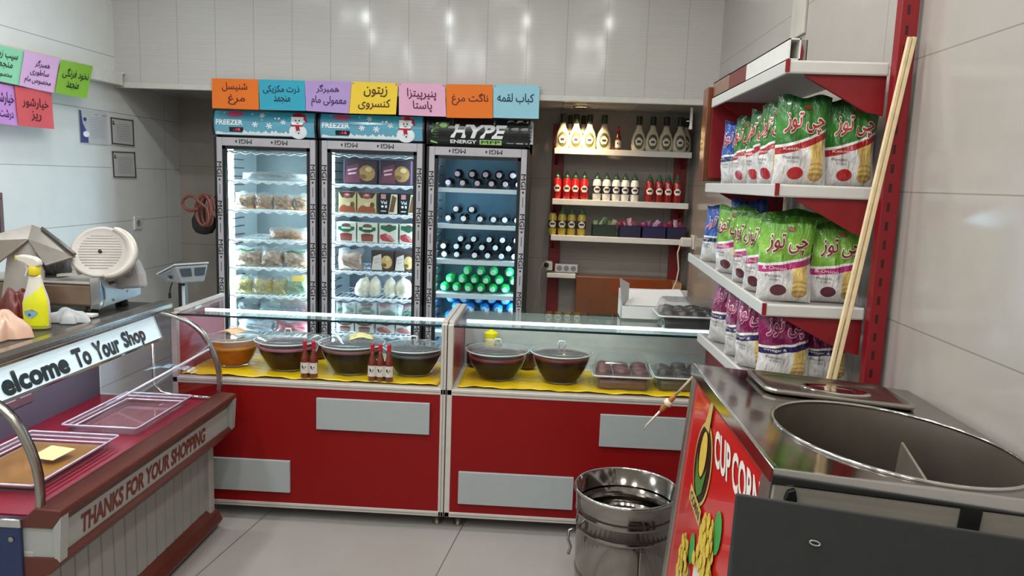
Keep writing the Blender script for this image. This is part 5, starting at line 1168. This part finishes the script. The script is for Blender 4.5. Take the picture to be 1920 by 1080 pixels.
MB().lathe([(.02, 0), (.06, .012), (.082, .05), (.085, .10), (.06, .15), (.03, .18), (.02, .2)], 16, sy=.5).build('bag', mm('bag_black', '#1d1a1a', .6, var=.2, scale=12), t2, True)
MB().tube([(cc.x-.02, HY+.028, cc.z+.10), (cc.x+.06, HY+.11, cc.z+.115), (-2.244, HY+.14, cc.z+.115)], .006, 6).build('hook', STEEL, t, True, world=True)
MB().tube([(cc.x-.07, HY+.105, cc.z+.04), (cc.x-.05, HY+.08, cc.z+.07), (cc.x-.02, HY+.04, cc.z+.11)], .004, 6).build('strap', mm('bag_black'), t2, world=True)

# ================================================================== CHIPS SHELF ON THE RIGHT WALL
YN = 2.3; XW = XR-.012
t = thing('gondola_shelf', 'red and white metal shelf unit of chip bags on the right wall', 'shelf', (XW-.15, 2.85, 0))
SHW = mm('shelf_cool_white', '#c9c7c1', .35, var=.03); SHG = mm('shelf_underside', '#a5a29d', .4, var=.05)
m = N('slotted_upright'); g = m.n('ShaderNodeNewGeometry'); sp = m.n('ShaderNodeSeparateXYZ'); m.li(g.outputs['Position'], sp.inputs[0])
sl_ = m.M('MULTIPLY', m.line(sp.outputs[2], .055, .02, .026), m.line(sp.outputs[0], 4, XW-.03, .009))
m.li(m.mix(sl_, lin('#84111a'), '#3a0609'), m.b.inputs['Base Color']); m.b.inputs['Roughness'].default_value = .4; SLOT = m.m
for y, zt in ((2.26, 2.75), (3.36, 1.95)):
    u_ = MB().box((XW-.05, y, 0), (XW, y+.035, zt)); u_.build('upright', SLOT, t, bevel=.003, world=True)
SH = [(.665, 1.968, 1.968, 3.33), (.664, 1.612, 1.612, 3.34), (.655, 1.252, 1.287, 3.58), (.655, 1.0, .975, 3.24)]
for k, (xf, zn, zf, yf) in enumerate(SH):
    def pt(x, y, dz): return (x, y, zn+(zf-zn)*(y-YN)/(yf-YN)+dz)
    def hexa(x0, x1, y0, y1, d0, d1, name, m_, bev=.003):
        vs = [pt(x0, y0, d0), pt(x1, y0, d0), pt(x1, y1, d0), pt(x0, y1, d0), pt(x0, y0, d1), pt(x1, y0, d1), pt(x1, y1, d1), pt(x0, y1, d1)]
        MB().add(vs, [(3, 2, 1, 0), (4, 5, 6, 7), (0, 1, 5, 4), (1, 2, 6, 5), (2, 3, 7, 6), (3, 0, 4, 7)]).build(name, m_, t, bevel=bev, world=True)
    hexa(xf+.004, XW-.05, YN+.004, yf, -.012, -.003, 'shelf_board', SHG, 0)
    hexa(xf, xf+.012, YN, yf, -.034, .004, 'front_lip', SHW)
    hexa(xf+.004, XW-.05, YN-.003, YN+.008, -.034, .004, 'end_lip', SHW, .006)
    hexa(xf-.002, xf+.010, YN-.005, YN+.002, -.03, .006, 'price_clip', DRED, 0)
    for y in (YN+.012, yf-.03):
        z0 = pt(0, y, 0)[2]
        MB().prism([(xf+.04, z0-.012), (XW-.05, z0-.012), (XW-.05, z0-.145), (XW-.10, z0-.135), (xf+.06, z0-.038)], 'y', y, y+.012).build('bracket', DRED, t, world=True)
MB().box((XW-.012, YN+.03, 1.30), (XW-.004, 3.36, 2.0)).build('back_sheet', DRED, t, world=True) if False else None
MB().box((.70, 3.30, 1.600), (XW-.05, 3.47, 1.618)).build('shelf_board', SHG, t, world=True)
MB().box((xf+.02, 3.345, 1.64), (XW-.05, 3.357, 1.955)).build('far_side_sheet', DRED, t, world=True)
# carton beyond the far end, long box and bracket on top
t2 = thing('taped_carton', 'tall narrow carton wrapped in brown tape at the far end of the chips shelf', 'box', (.8, 3.44, 1.62))
MB().box((.655, 3.375, 1.625), (.96, 3.47, 2.025)).build('carton', mm('brown_tape_dull', '#6b3a20', .3, var=.3, scale=9, coat=.3), t2, bevel=.004, world=True)
MB().box((.70, 3.40, 1.30), (.9, 3.47, 1.625)).build('stand', mm('upright_dark', '#6a2620', .5), t2, world=True) if False else None
t2 = thing('long_carton', 'long white rectangular tube lying on top of the chips shelf with brown far end', 'box', (.72, 2.7, 1.974))
def tubebox(x0, x1, y0, y1, z0, z1, w_=.004): return MB().box((x0, y0, z0), (x1, y1, z0+w_)).box((x0, y0, z1-w_), (x1, y1, z1)).box((x0, y0, z0), (x0+w_, y1, z1)).box((x1-w_, y0, z0), (x1, y1, z1))
tubebox(.672, .705, 2.31, 2.80, 1.974, 2.035).build('tube', WHITE, t2, world=True)
tubebox(.671, .706, 2.80, 3.05, 1.974, 2.036).build('maroon_wrap', mm('maroon_card', '#6c2622', .4), t2, world=True)
tubebox(.670, .707, 3.05, 3.34, 1.974, 2.037).build('tape_wrap', TAPE, t2, world=True)
t2 = thing('metal_bracket', 'small grey bracket with red paint on the shelf beside the white tube opening', 'bracket', (.715, 2.36, 1.974))
MB().box((-.004, -.01, 0), (.022, -.004, .065)).box((.018, -.01, 0), (.022, .02, .065)).build('bracket', mm('worn_metal', '#8f8a84', .45, .3, var=.2), t2, bevel=.001)
m2 = MB(); flat(m2, [(0, .005), (.010, .005), (.012, .03), (.006, .055), (.002, .02)], lambda x, y: Vector((x, -.0112, y))); m2.build('red_paint', DRED, t2)

# ---- chip bags
def chip_mat(name, top, top2, band, chip='#e0bb62', dark='#8a5a24', swoosh='#e9e8e2', base='#cfcdca', veg=None, rise=.2):
    m = N(name); sp = m.n('ShaderNodeSeparateXYZ'); m.li(m.co('UV'), sp.inputs[0]); u, v = sp.outputs[0], sp.outputs[1]
    gt = lambda a, b: m.M('GREATER_THAN', a, b)
    edge = m.M('MULTIPLY_ADD', m.M('POWER', u, 1.6), rise, .42)
    c = m.mix(m.noise(3, 2, m.co('UV')), base, '#dddbd8')
    # stack of golden crisps, bulging and browner at its foot
    hw_ = m.M('MULTIPLY_ADD', m.M('SINE', m.M('MULTIPLY', v, 17.0)), .008, .135)
    xr = m.M('DIVIDE', m.M('SUBTRACT', u, m.M('MULTIPLY_ADD', v, .06, .76)), hw_); x2 = m.M('MULTIPLY', xr, xr); inx = m.M('LESS_THAN', x2, 1.0)
    arc_ = m.M('SINE', m.M('MULTIPLY', m.M('ADD', v, m.M('MULTIPLY', x2, .02)), 105.0))
    low = m.M('LESS_THAN', v, .27)
    cc = m.mix(m.M('MULTIPLY', m.M('GREATER_THAN', arc_, .45), m.M('MULTIPLY_ADD', low, .55, .12)), chip, dark)
    cc = m.mix(m.M('MULTIPLY', m.noise(7, 3, m.co('UV')), .5), cc, '#f1dc94'); cc = m.mix(m.M('MULTIPLY', m.M('LESS_THAN', v, .15), .45), cc, dark)
    bot = m.M('GREATER_THAN', v, m.M('MULTIPLY_ADD', x2, .05, .05))
    c = m.mix(m.M('MULTIPLY', inx, m.M('MULTIPLY', bot, m.M('LESS_THAN', v, edge))), c, cc)
    if veg:
        dx = m.M('DIVIDE', m.M('SUBTRACT', u, .38), .15); dy = m.M('DIVIDE', m.M('SUBTRACT', v, .14), .07)
        c = m.mix(m.M('LESS_THAN', m.M('ADD', m.M('MULTIPLY', dx, dx), m.M('MULTIPLY', dy, dy)), 1.0), c, veg)
    c = m.mix(gt(v, m.M('SUBTRACT', edge, .075)), c, band)
    c = m.mix(gt(v, edge), c, swoosh)
    g1 = m.M('SUBTRACT', 1.0, m.M('MULTIPLY', m.M('ABSOLUTE', m.M('SUBTRACT', v, .66)), 3.2))
    c = m.mix(gt(v, m.M('ADD', edge, .032)), c, m.mix(g1, top, top2))
    c = m.mix(m.M('MULTIPLY', gt(v, .93), .45), c, '#101410')
    m.li(c, m.b.inputs['Base Color']); m.b.inputs['Roughness'].default_value = .28; m.b.inputs['Coat Weight'].default_value = .35; m.b.inputs['Coat Roughness'].default_value = .12
    mp = m.n('ShaderNodeMapping'); mp.inputs['Scale'].default_value = (5, 3, 1); m.li(m.co('UV'), mp.inputs[0])
    m.bump(m.noise(1.6, 4, mp.outputs[0]), .8, .02); return m.m
BAGS = {'green': (chip_mat('green_chip_bag', '#124a1c', '#3f8a2e', '#a81b22', veg='#b3161f'), 'چی توز', '#b02a28', '#f0ede4'),
        'lime': (chip_mat('lime_chip_bag', '#4a8a24', '#8cc044', '#b0256e', veg='#5a1a2c', rise=.12), 'چی توز', '#7c1f2c', '#efe9d2'),
        'purple': (chip_mat('magenta_chip_bag', '#560c3a', '#98155c', '#2a2158', veg=None, rise=.1), 'چی توز', '#a3195f', '#efdbe6'),
        'blue': (chip_mat('blue_chip_bag', '#1c3f8c', '#2a5fb8', '#1c2a5c', chip='#e6d23c', rise=.06), 'چی توز', '#b0304a', '#e7e6f2')}
SUB = {'green': 'Ketchup . کچاپ', 'lime': 'Onion & پیاز', 'purple': '& vinegar سرکه', 'blue': 'Salt . نمکی'}
def chips(kind, label, loc, W, H, rz, T=.075, seed=0, lean=.0, tilt=0., rich=True):
    mtl, name, ink, halo = BAGS[kind]
    t = thing('chip_bag', label, 'chip bag', loc, rz, 'chip bags on the red shelf'); t.rotation_euler = (0, tilt, rz)
    fn = bag_fn(W, H, T, .07, .005, seed, lean)
    bag_mesh('packet', fn, mtl, t, 22, 26)
    f = lambda u, v, e: fn(u, v)+Vector((0, -e, 0))
    l = MB(); write(l, name, lambda u, v: f(u, v, .0035), .13, .88, .57, .81, .06, .10); l.build('lettering_outline', mm('halo_'+halo, halo, .35, var=0), t)
    l = MB(); write(l, name, lambda u, v: f(u, v, .0055), .13, .88, .57, .81, .016, .10); l.build('lettering', mm('ink_'+ink, ink, .35, var=0), t)
    if rich:
        l = MB(); flat(l, circle(.55, .87, .075, 14, .03), lambda u, v: f(u, v, .003)); l.build('top_emblem', mm('emblem_brown', '#7a3a24', .4, var=.1), t)
        l = MB(); write(l, SUB[kind], lambda u, v: f(u, v, .0035), .07, .52, .385, .425, .0, .0); l.build('flavour_lettering', mm('flavour_pale', '#efe3df', .4, var=0), t)
        l = MB(); write(l, 'Potato', lambda u, v: f(u, v, .0035), .12, .42, .30, .335, .0, .0); write(l, 'Chips', lambda u, v: f(u, v, .0035), .2, .4, .25, .285, .0); l.build('product_lettering', mm('ink_grey', '#5c5860', .5, var=0), t)
    m2 = MB()
    for s in (.955, .975, .99):
        m2.tube([f(.04+.92*k/10, s, .001) for k in range(11)], .0012, 4)
    m2.build('seal_ribs', mm('seal_'+kind, {'green': '#0f3a18', 'lime': '#3f6a24', 'purple': '#4f0f3c', 'blue': '#1a2c66'}[kind], .3, var=0), t)
    return t
def zs(k, y): xf, zn, zf, yf = SH[k]; return zn+(zf-zn)*(y-YN)/(yf-YN)
def place(kind, label, k, x, y, W, H, deg, seed, **kw): return chips(kind, label, (x, y, zs(k, y)+.001), W, H, math.radians(deg), seed=seed, **kw)
# upper row
place('green', 'dark green ketchup chip bag facing out beside the wooden sticks', 1, .905, 2.40, .152, .262, -6, 1)
place('green', 'dark green ketchup chip bag facing out at the front corner of upper shelf', 1, .752, 2.385, .158, .268, -4, 2)
place('green', 'dark green chip bag turned sideways just behind the front corner bag', 1, .724, 2.52, .15, .262, -58, 3)
place('green', 'dark green chip bag turned sideways, second from the front corner bag', 1, .728, 2.70, .15, .258, -62, 4)
place('green', 'narrowly visible dark green chip bag next to the blue bag on the upper shelf', 1, .73, 2.90, .15, .25, -60, 5)
place('blue', 'blue chip bag at the far end of the upper chips shelf', 1, .735, 3.10, .15, .25, -50, 6)
place('green', 'dark green chip bag in the second row behind the front corner bag', 1, .80, 2.52, .15, .265, -8, 7, rich=False)
place('green', 'dark green chip bag in the second row beside the wall', 1, .93, 2.53, .14, .265, -8, 8, rich=False)
# middle row
place('lime', 'light green onion chip bag facing out at the shelf end beside the wooden sticks', 2, .895, 2.40, .155, .245, -8, 11)
place('lime', 'light green onion chip bag facing out at the front corner of the middle shelf', 2, .735, 2.385, .165, .26, -10, 12)
place('lime', 'light green chip bag turned sideways just behind the front corner onion bag', 2, .712, 2.53, .15, .262, -50, 13)
place('lime', 'light green chip bag turned sideways, second from the front corner onion bag', 2, .715, 2.72, .15, .255, -55, 14)
place('lime', 'light green chip bag turned sideways, next to the blue bag on the middle shelf', 2, .715, 2.96, .165, .26, -48, 15)
place('blue', 'blue chip bag at the far end of the middle chips shelf', 2, .722, 3.30, .15, .24, -40, 16, tilt=.08)
place('blue', 'dark blue chip bag half hidden behind the far light green bag', 2, .80, 3.12, .15, .28, -30, 17, rich=False)
place('lime', 'green chip bag in the back row of the middle shelf', 2, .83, 2.53, .2, .275, -5, 18, rich=False)
# lower row
place('purple', 'magenta chip bag facing out at the shelf end beside the wooden sticks', 3, .90, 2.42, .145, .235, -6, 21)
place('purple', 'magenta chip bag facing out at the front corner of the lower shelf', 3, .757, 2.40, .165, .25, -4, 22)
place('purple', 'magenta chip bag turned sideways just behind the front corner magenta bag', 3, .712, 2.56, .15, .26, -45, 23)
place('purple', 'magenta chip bag turned sideways, second from the front corner magenta bag', 3, .715, 2.74, .15, .255, -50, 24)
place('purple', 'magenta chip bag leaning at the far end of the lower chips shelf', 3, .715, 3.02, .155, .27, -45, 25, tilt=.12)
# wooden sticks
for i, (dx, lab) in enumerate(((0, 'left one of two long pale wooden sticks leaning before the chips shelf'), (.016, 'right one of two long pale wooden sticks leaning before the chips shelf'))):
    a, b = at(1706+9*i, 70, 'y', 2.225), at(1553+11*i, 712, 'y', 2.185)
    d = (b-a).normalized(); e = a+d*((a.z-.004)/-d.z)
    tag(MB().tube([tuple(a), tuple(e)], .0072, 6).build('wooden_stick', WOOD), lab, 'stick', 'wooden sticks')

# ================================================================== CORN MACHINE
TH = math.radians(4.6); MW, MD, MH = .585, .775, 1.105
MX, MY, MZ = .42-MH*math.sin(TH), 1.305, 1.112-MH*math.cos(TH)
t = thing('corn_machine', 'stainless steel cup corn machine with red printed side and oval basin', 'food machine', (MX, MY, MZ))
t.rotation_euler = (0, TH, 0)
MIR = steel('polished_steel', '#a39c95', .09, (6, 6, 6), .05, .1)
MB().box((.02, .02, .12), (MW-.01, MD-.01, MH-.42)).box((.012, .012, .12), (.03, .03, MH-.02)).box((.02, MD-.02, .12), (MW, MD-.008, MH-.03)).box((.02, .012, MH-.3), (MW, .022, MH-.02)).box((MW-.012, .02, .12), (MW, MD, MH-.02)).build('body', MIR, t, bevel=.002)
MB().box((.004, .07, .13), (.012, MD-.035, MH-.045)).build('red_side_panel', mm('red_print', '#c8201c', .22, var=.05, scale=4, coat=.4), t)
MB().box((.006, .02, .12), (.03, MD-.01, MH-.03)).build('side_wall', MIR, t)
for y in (MD-.038, .012): MB().box((-.004, y, .10), (.03, y+.035 if y > .1 else y+.06, MH-.012)).build('corner_profile', mm('profile_steel', '#9c968e', .3, .8, var=.12, scale=14), t, bevel=.006)
MB().box((-.008, -.004, MH-.03), (.002, MD+.004, MH+.001)).box((-.008, -.006, MH-.028), (MW+.002, .004, MH+.001)).build('top_rim', CHROME, t, bevel=.002)
# top plate with the round basin opening
cx, cy, ra, rb_ = .325, .27, .245, .252; n = 56
m2 = MB(); inner = [(cx+ra*math.cos(2*PI*k/n), cy+rb_*math.sin(2*PI*k/n), MH) for k in range(n)]; outer = []
for k in range(n):
    a = 2*PI*k/n; dx, dy = math.cos(a), math.sin(a)
    s = min(((MW-cx)/dx if dx > 1e-6 else (-cx/dx if dx < -1e-6 else 9)), ((MD-cy)/dy if dy > 1e-6 else (-cy/dy if dy < -1e-6 else 9))); outer.append((cx+dx*s, cy+dy*s, MH))
cor = [(MW, MD, MH), (0, MD, MH), (0, 0, MH), (MW, 0, MH)]
for c_ in cor:   # pull the nearest outer vertex into each corner
    j = min(range(n), key=lambda i: (outer[i][0]-c_[0])**2+(outer[i][1]-c_[1])**2); outer[j] = c_
m2.add(inner+outer, [(k, n+k, n+(k+1) % n, (k+1) % n) for k in range(n)]); m2.build('top_plate', MIR, t)
el = lambda f, z: [(cx+ra*f*math.cos(2*PI*k/n), cy+rb_*f*math.sin(2*PI*k/n), z) for k in range(n)]
rs = [el(1, MH), el(.985, MH-.03), el(.98, MH-.38)]
m2 = MB(); m2.add([p for r in rs for p in r], [(j*n+(k+1) % n, j*n+k, (j+1)*n+k, (j+1)*n+(k+1) % n) for j in range(2) for k in range(n)]+[tuple(range(2*n, 3*n))]); m2.build('basin', mm('basin_steel', '#7d7369', .32, .7, var=.2, scale=6), t, True)
MB().tube([(p[0], p[1], MH+.002) for p in el(1.005, MH)], .0045, 6, True).build('basin_rim', CHROME, t, True)
MB().slab([(.300, .03, MH-.36), (.405, .40, MH-.36), (.405, .40, MH-.04), (.300, .03, MH-.03)], (.006, 0, 0)).box((cx-.2, cy+.13, MH-.36), (.36, cy+.136, MH-.13)).build('divider', mm('divider_steel', '#a59a8c', .35, .7, var=.1), t)
# lid pan lying at the back
m2 = MB(); lx0, lx1, ly0, ly1 = .13, .50, .535, .735
def rrect(x0, x1, y0, y1, r, z, k_=5):
    o = []
    for qx, qy, s in ((x1-r, y1-r, 0), (x0+r, y1-r, PI/2), (x0+r, y0+r, PI), (x1-r, y0+r, 1.5*PI)):
        for k in range(k_+1): a = s+PI/2*k/k_; o.append((qx+r*math.cos(a), qy+r*math.sin(a), z))
    return o
t3 = thing('pan_lid', 'flat stainless steel pan lid lying at the back of the corn machine top', 'lid', (MX, MY, MZ)); t3.rotation_euler = (0, TH, 0)
rs = [rrect(lx0, lx1, ly0, ly1, .03, MH+.002), rrect(lx0-.004, lx1+.004, ly0-.004, ly1+.004, .03, MH+.012), rrect(lx0+.008, lx1-.008, ly0+.008, ly1-.008, .028, MH+.015), rrect(lx0+.02, lx1-.02, ly0+.02, ly1-.02, .025, MH+.006)]
q = len(rs[0]); m2.add([p for r in rs for p in r], [(j*q+k, j*q+(k+1) % q, (j+1)*q+(k+1) % q, (j+1)*q+k) for j in range(3) for k in range(q)]+[tuple(range(3*q, 4*q)), tuple(range(q))[::-1]]); m2.build('lid', STEEL, t3, True)
MB().lathe([(.07, MH+.0065), (.066, MH+.010), (.05, MH+.008), (.001, MH+.0075)], 28, ((lx0+lx1)/2+.02, (ly0+ly1)/2, 0), sx=1.3, sy=.6, caps=False).build('finger_recess', CHROME, t3, True)
# printed side: emblem, words, cups of corn
sfn = lambda y, z, e=0.: Vector((.0028-e, y, z))   # y grows away from the viewer, so writing runs towards smaller y
def side(px, py): # machine-local (y,z) for a photo pixel on the red side
    d = CR*((px-960)/CAM_F)+CD*((py-540)/CAM_F)+CF
    Rm = Matrix.Rotation(-TH, 3, 'Y'); o = Rm @ (CP-Vector((MX, MY, MZ))); d = Rm @ d
    k = (.004-o.x)/d.x; return (o.y+d.y*k, o.z+d.z*k)
def rd(y, z, e): return sfn(y, z, e)
def along(a, b, h0, h1):  # 2D frame from pixel a to pixel b along the side
    (ya, za), (yb, zb) = side(*a), side(*b)
    return ya, za, yb, zb
q4 = [Vector(side(*p)) for p in ((1341, 872), (1426, 990), (1429, 905), (1343, 802))]
def cc_fn(x, y):
    p = (q4[0]*(1-x)+q4[1]*x)*(1-y)+(q4[3]*(1-x)+q4[2]*x)*y
    return rd(p.x, p.y, .0012)
l = MB(); write(l, 'CUP', cc_fn, 0, .40, 0, 1, .03); write(l, 'CORN', cc_fn, .44, 1.0, 0, 1, .03)
l.build('lettering', mm('cup_corn_white', '#ece6dc', .3, var=0), t, label='white CUP CORN lettering')
ec = side(1319, 870); 
m2 = MB(); flat(m2, circle(ec[0], ec[1], .092, 28, .105), lambda a, b: rd(a, b, .0012)); m2.build('emblem_border', mm('emblem_gold', '#c9b060', .35, var=.1), t)
m2 = MB(); flat(m2, circle(ec[0], ec[1], .082, 28, .096), lambda a, b: rd(a, b, .0024)); m2.build('emblem_field', mm('emblem_black', '#1c1410', .3, var=0), t)
m2 = MB(); flat(m2, [(ec[0]-.058, ec[1]+.01), (ec[0]-.04, ec[1]-.06), (ec[0], ec[1]-.088), (ec[0]+.04, ec[1]-.06), (ec[0]+.058, ec[1]+.01), (ec[0]+.018, ec[1]-.035), (ec[0]-.018, ec[1]-.035)], lambda a, b: rd(a, b, .0036)); m2.build('emblem_husk', mm('husk_green', '#3f7a2c', .4, var=.1), t)
m2 = MB(); flat(m2, circle(ec[0], ec[1]+.025, .034, 18, .058), lambda a, b: rd(a, b, .0036)); m2.build('emblem_corn', mm('corn_print', '#d9b84a', .4, var=.15, scale=60), t)
m2 = MB(); flat(m2, [(ec[0]-.024, ec[1]+.088), (ec[0]+.03, ec[1]+.088), (ec[0]-.002, ec[1]+.165), (ec[0]-.022, ec[1]+.168)], lambda a, b: rd(a, b, .0036)); m2.build('emblem_stalk', mm('emblem_gold'), t)
m2 = MB(); flat(m2, [(ec[0]-.07, ec[1]-.135), (ec[0]+.07, ec[1]-.12), (ec[0]+.07, ec[1]-.08), (ec[0]-.07, ec[1]-.095)], lambda a, b: rd(a, b, .0042)); m2.build('emblem_ribbon', mm('emblem_gold'), t)
l = MB(); write(l, 'CORN', lambda x, y: rd(ec[0]+.056-.112*x, ec[1]-.12+.024*y+.011*(.5-x), .0054), 0, 1, 0, 1, .01); l.build('emblem_lettering', mm('emblem_black'), t)
for k, (px, py, s) in enumerate(((1284, 1062, 1.0), (1324, 1048, 1.25))):
    y_, z_ = side(px, py); rq = random.Random(k)
    wz = .075*s
    m2 = MB(); flat(m2, [(y_+.075*s, z_-.03), (y_-.075*s, z_-.03), (y_-.055*s, z_-.2), (y_+.055*s, z_-.2)], lambda a, b: rd(a, b, .0012+.0004*k)); m2.build('cup_print', mm('cup_white', '#dcd4c4', .4, var=.05), t)
    m2 = MB()
    for q_ in range(60):
        a, b = rq.uniform(-1, 1), rq.uniform(0, 1); a *= (1-.6*b)
        flat(m2, circle(y_+a*.07*s, z_-.04+b*wz*1.45, .0125*s, 8, .0145*s), lambda u, v: rd(u, v, .002+.00012*q_+.0005*k))
    m2.build('kernel_print', mm('kernel_yellow', '#dcb944', .4, var=.25, scale=70), t)
    m2 = MB(); flat(m2, circle(y_-.05*s, z_+.075*s, .028*s, 14, .04*s), lambda a, b: rd(a, b, .0014+.0004*k)); m2.build('leaf_print', mm('leaf_green', '#3f9a4a', .4, var=.15), t)
# front skirt details, feet
MB().box((.0, -.002, MH-.22), (MW, .008, MH-.03)).build('front_skirt', mm('skirt_steel', '#a59e92', .4, .35, var=.12, scale=5), t, bevel=.001)
m2 = MB()
for x in (.06, .30, .49): m2.lathe([(.008, -.006), (.01, -.002), (.01, 0)], 10, (x, -.001, MH-.075), 'y')
m2.build('rivet', CHROME, t, True)
m2 = MB(); m2.prism([(.022, MH-.035), (.034, MH-.03), (.04, MH-.05), (.036, MH-.075), (.045, MH-.09), (.02, MH-.09), (.024, MH-.07), (.018, MH-.05)], 'y', -.014, -.002); m2.build('latch', BLACK, t, bevel=.002)
MB().box((.325, -.006, MH-.2), (.362, -.002, MH-.026)).build('front_reflection', mm('reflection_dark', '#2a2826', .3, .3, var=0), t)  # dark reflection in the skirt, put in as a thin strip
for x in (.05, MW-.05):
    zl = -(MZ-x*math.sin(TH))/math.cos(TH)
    for y in (.06, MD-.06): MB().lathe([(.025, zl), (.025, zl+.015), (.012, zl+.03), (.012, .125)], 12, (x, y, 0)).build('foot', mm('leg_steel', '#6d6962'), t, True)
# thin lighter stuck at the back corner
a, b = at(1301, 705, 'y', 2.085), at(1207, 803, 'y', 2.16)
t3 = thing('wand_lighter', 'thin lighter wand with orange grip poking out from the back corner of corn machine', 'lighter', tuple(a))
P3 = lambda f: a+(b-a)*f
MB().tube([P3(-.04), P3(.36)], .004, 8).build('rod', mm('wand_tan', '#b09a84', .4, var=.1), t3, True, world=True)
MB().tube([P3(.36), P3(.40), P3(.62), P3(.66)], [.004, .0075, .0075, .004], 8).build('grip', mm('wand_orange', '#a8622c', .4, var=.1), t3, True, world=True)
MB().tube([P3(.46), P3(.475), P3(.52), P3(.535)], [.008, .013, .013, .008], 10).build('collar', mm('wand_collar', '#d9c9b0', .4, var=0), t3, True, world=True)
MB().tube([P3(.66), P3(.9), P3(.94), P3(1.0)+Vector((0, 0, -.006))], [.0035, .0032, .003, .002], 8).build('tip', mm('wand_tip', '#c9c4bc', .35, .3, var=0), t3, True, world=True)

# ================================================================== DARK PANEL IN FRONT, BIN
t = thing('dark_panel', 'dark grey slant-backed board standing in front of the corn machine', 'board', (.6, 1.2, 0))
a = at(1380, 925, 'y', 1.235); b = at(1920, 1010, 'y', 1.235); lo = at(1371, 1080, 'y', 1.225)
sl = (b.z-a.z)/(b.x-a.x); dxz = (lo.x-a.x)/(lo.z-a.z)
xr = .98
top = [(a.x, 1.235, a.z), (xr, 1.235, a.z+sl*(xr-a.x))]
def col(x, zt, yt, z, yb): return (x+dxz*(z-zt)*.3, yb, z)
fr = [(a.x, 1.232, a.z), (xr, 1.232, a.z+sl*(xr-a.x)), (xr+.02, 1.20, 0.0), (a.x-.012, 1.20, 0.0)]
bk = [(a.x, 1.240, a.z), (xr, 1.240, a.z+sl*(xr-a.x)), (xr+.02, 1.292, 0.0), (a.x-.012, 1.292, 0.0)]
MB().add(fr+bk, [(3, 2, 1, 0), (4, 5, 6, 7), (0, 1, 5, 4), (1, 2, 6, 5), (2, 3, 7, 6), (3, 0, 4, 7)]).build('board', DGREY, t, bevel=.003, world=True)
p = at(1527, 1017, 'y', 1.229)
m2 = MB(); m2.tube([p+Vector((.009*math.cos(q), -.002, .004*math.sin(q)-.002*math.cos(q))) for q in (2*PI*k/14 for k in range(14))], .0018, 6, True); m2.build('metal_loop', CHROME, t, True, world=True)

t = thing('steel_bin', 'round stainless steel bin without lid between the red counter and corn machine', 'bin', (.335, 2.77, 0))
r = .192; H = .455
MB().lathe([(.001, .0), (r*.93, 0), (r*.95, .02), (r*.95, .12), (r*.97, .125), (r*.97, .135), (r*.95, .14), (r*.95, .30), (r*.975, .305), (r*.975, .315), (r*.955, .32), (r*.965, .36), (r*.99, .365), (r*.99, .375), (r*.975, .38), (r, H-.012), (r*1.03, H-.008), (r*1.03, H), (r*.985, H+.002), (r*.95, .1), (r*.9, .02), (.001, .018)], 56).build('body', MIR, t, True)
MB().tube([(r*1.02*math.cos(q), r*1.02*math.sin(q), H) for q in (2*PI*k/56 for k in range(56))], .006, 8, True).build('rim', CHROME, t, True)
MB().tube([(-r*.98, -.02, .29), (-r*1.10, -.025, .285), (-r*1.12, -.03, .25), (-r*1.06, -.03, .22), (-r*1.1, -.03, .19)], .006, 8).build('side_latch', STEEL, t, True)
MB().box((-.012+.05, -r*.985, .15), (.012+.05, -r*.945, .29)).build('side_seam', STEEL, t, bevel=.003)
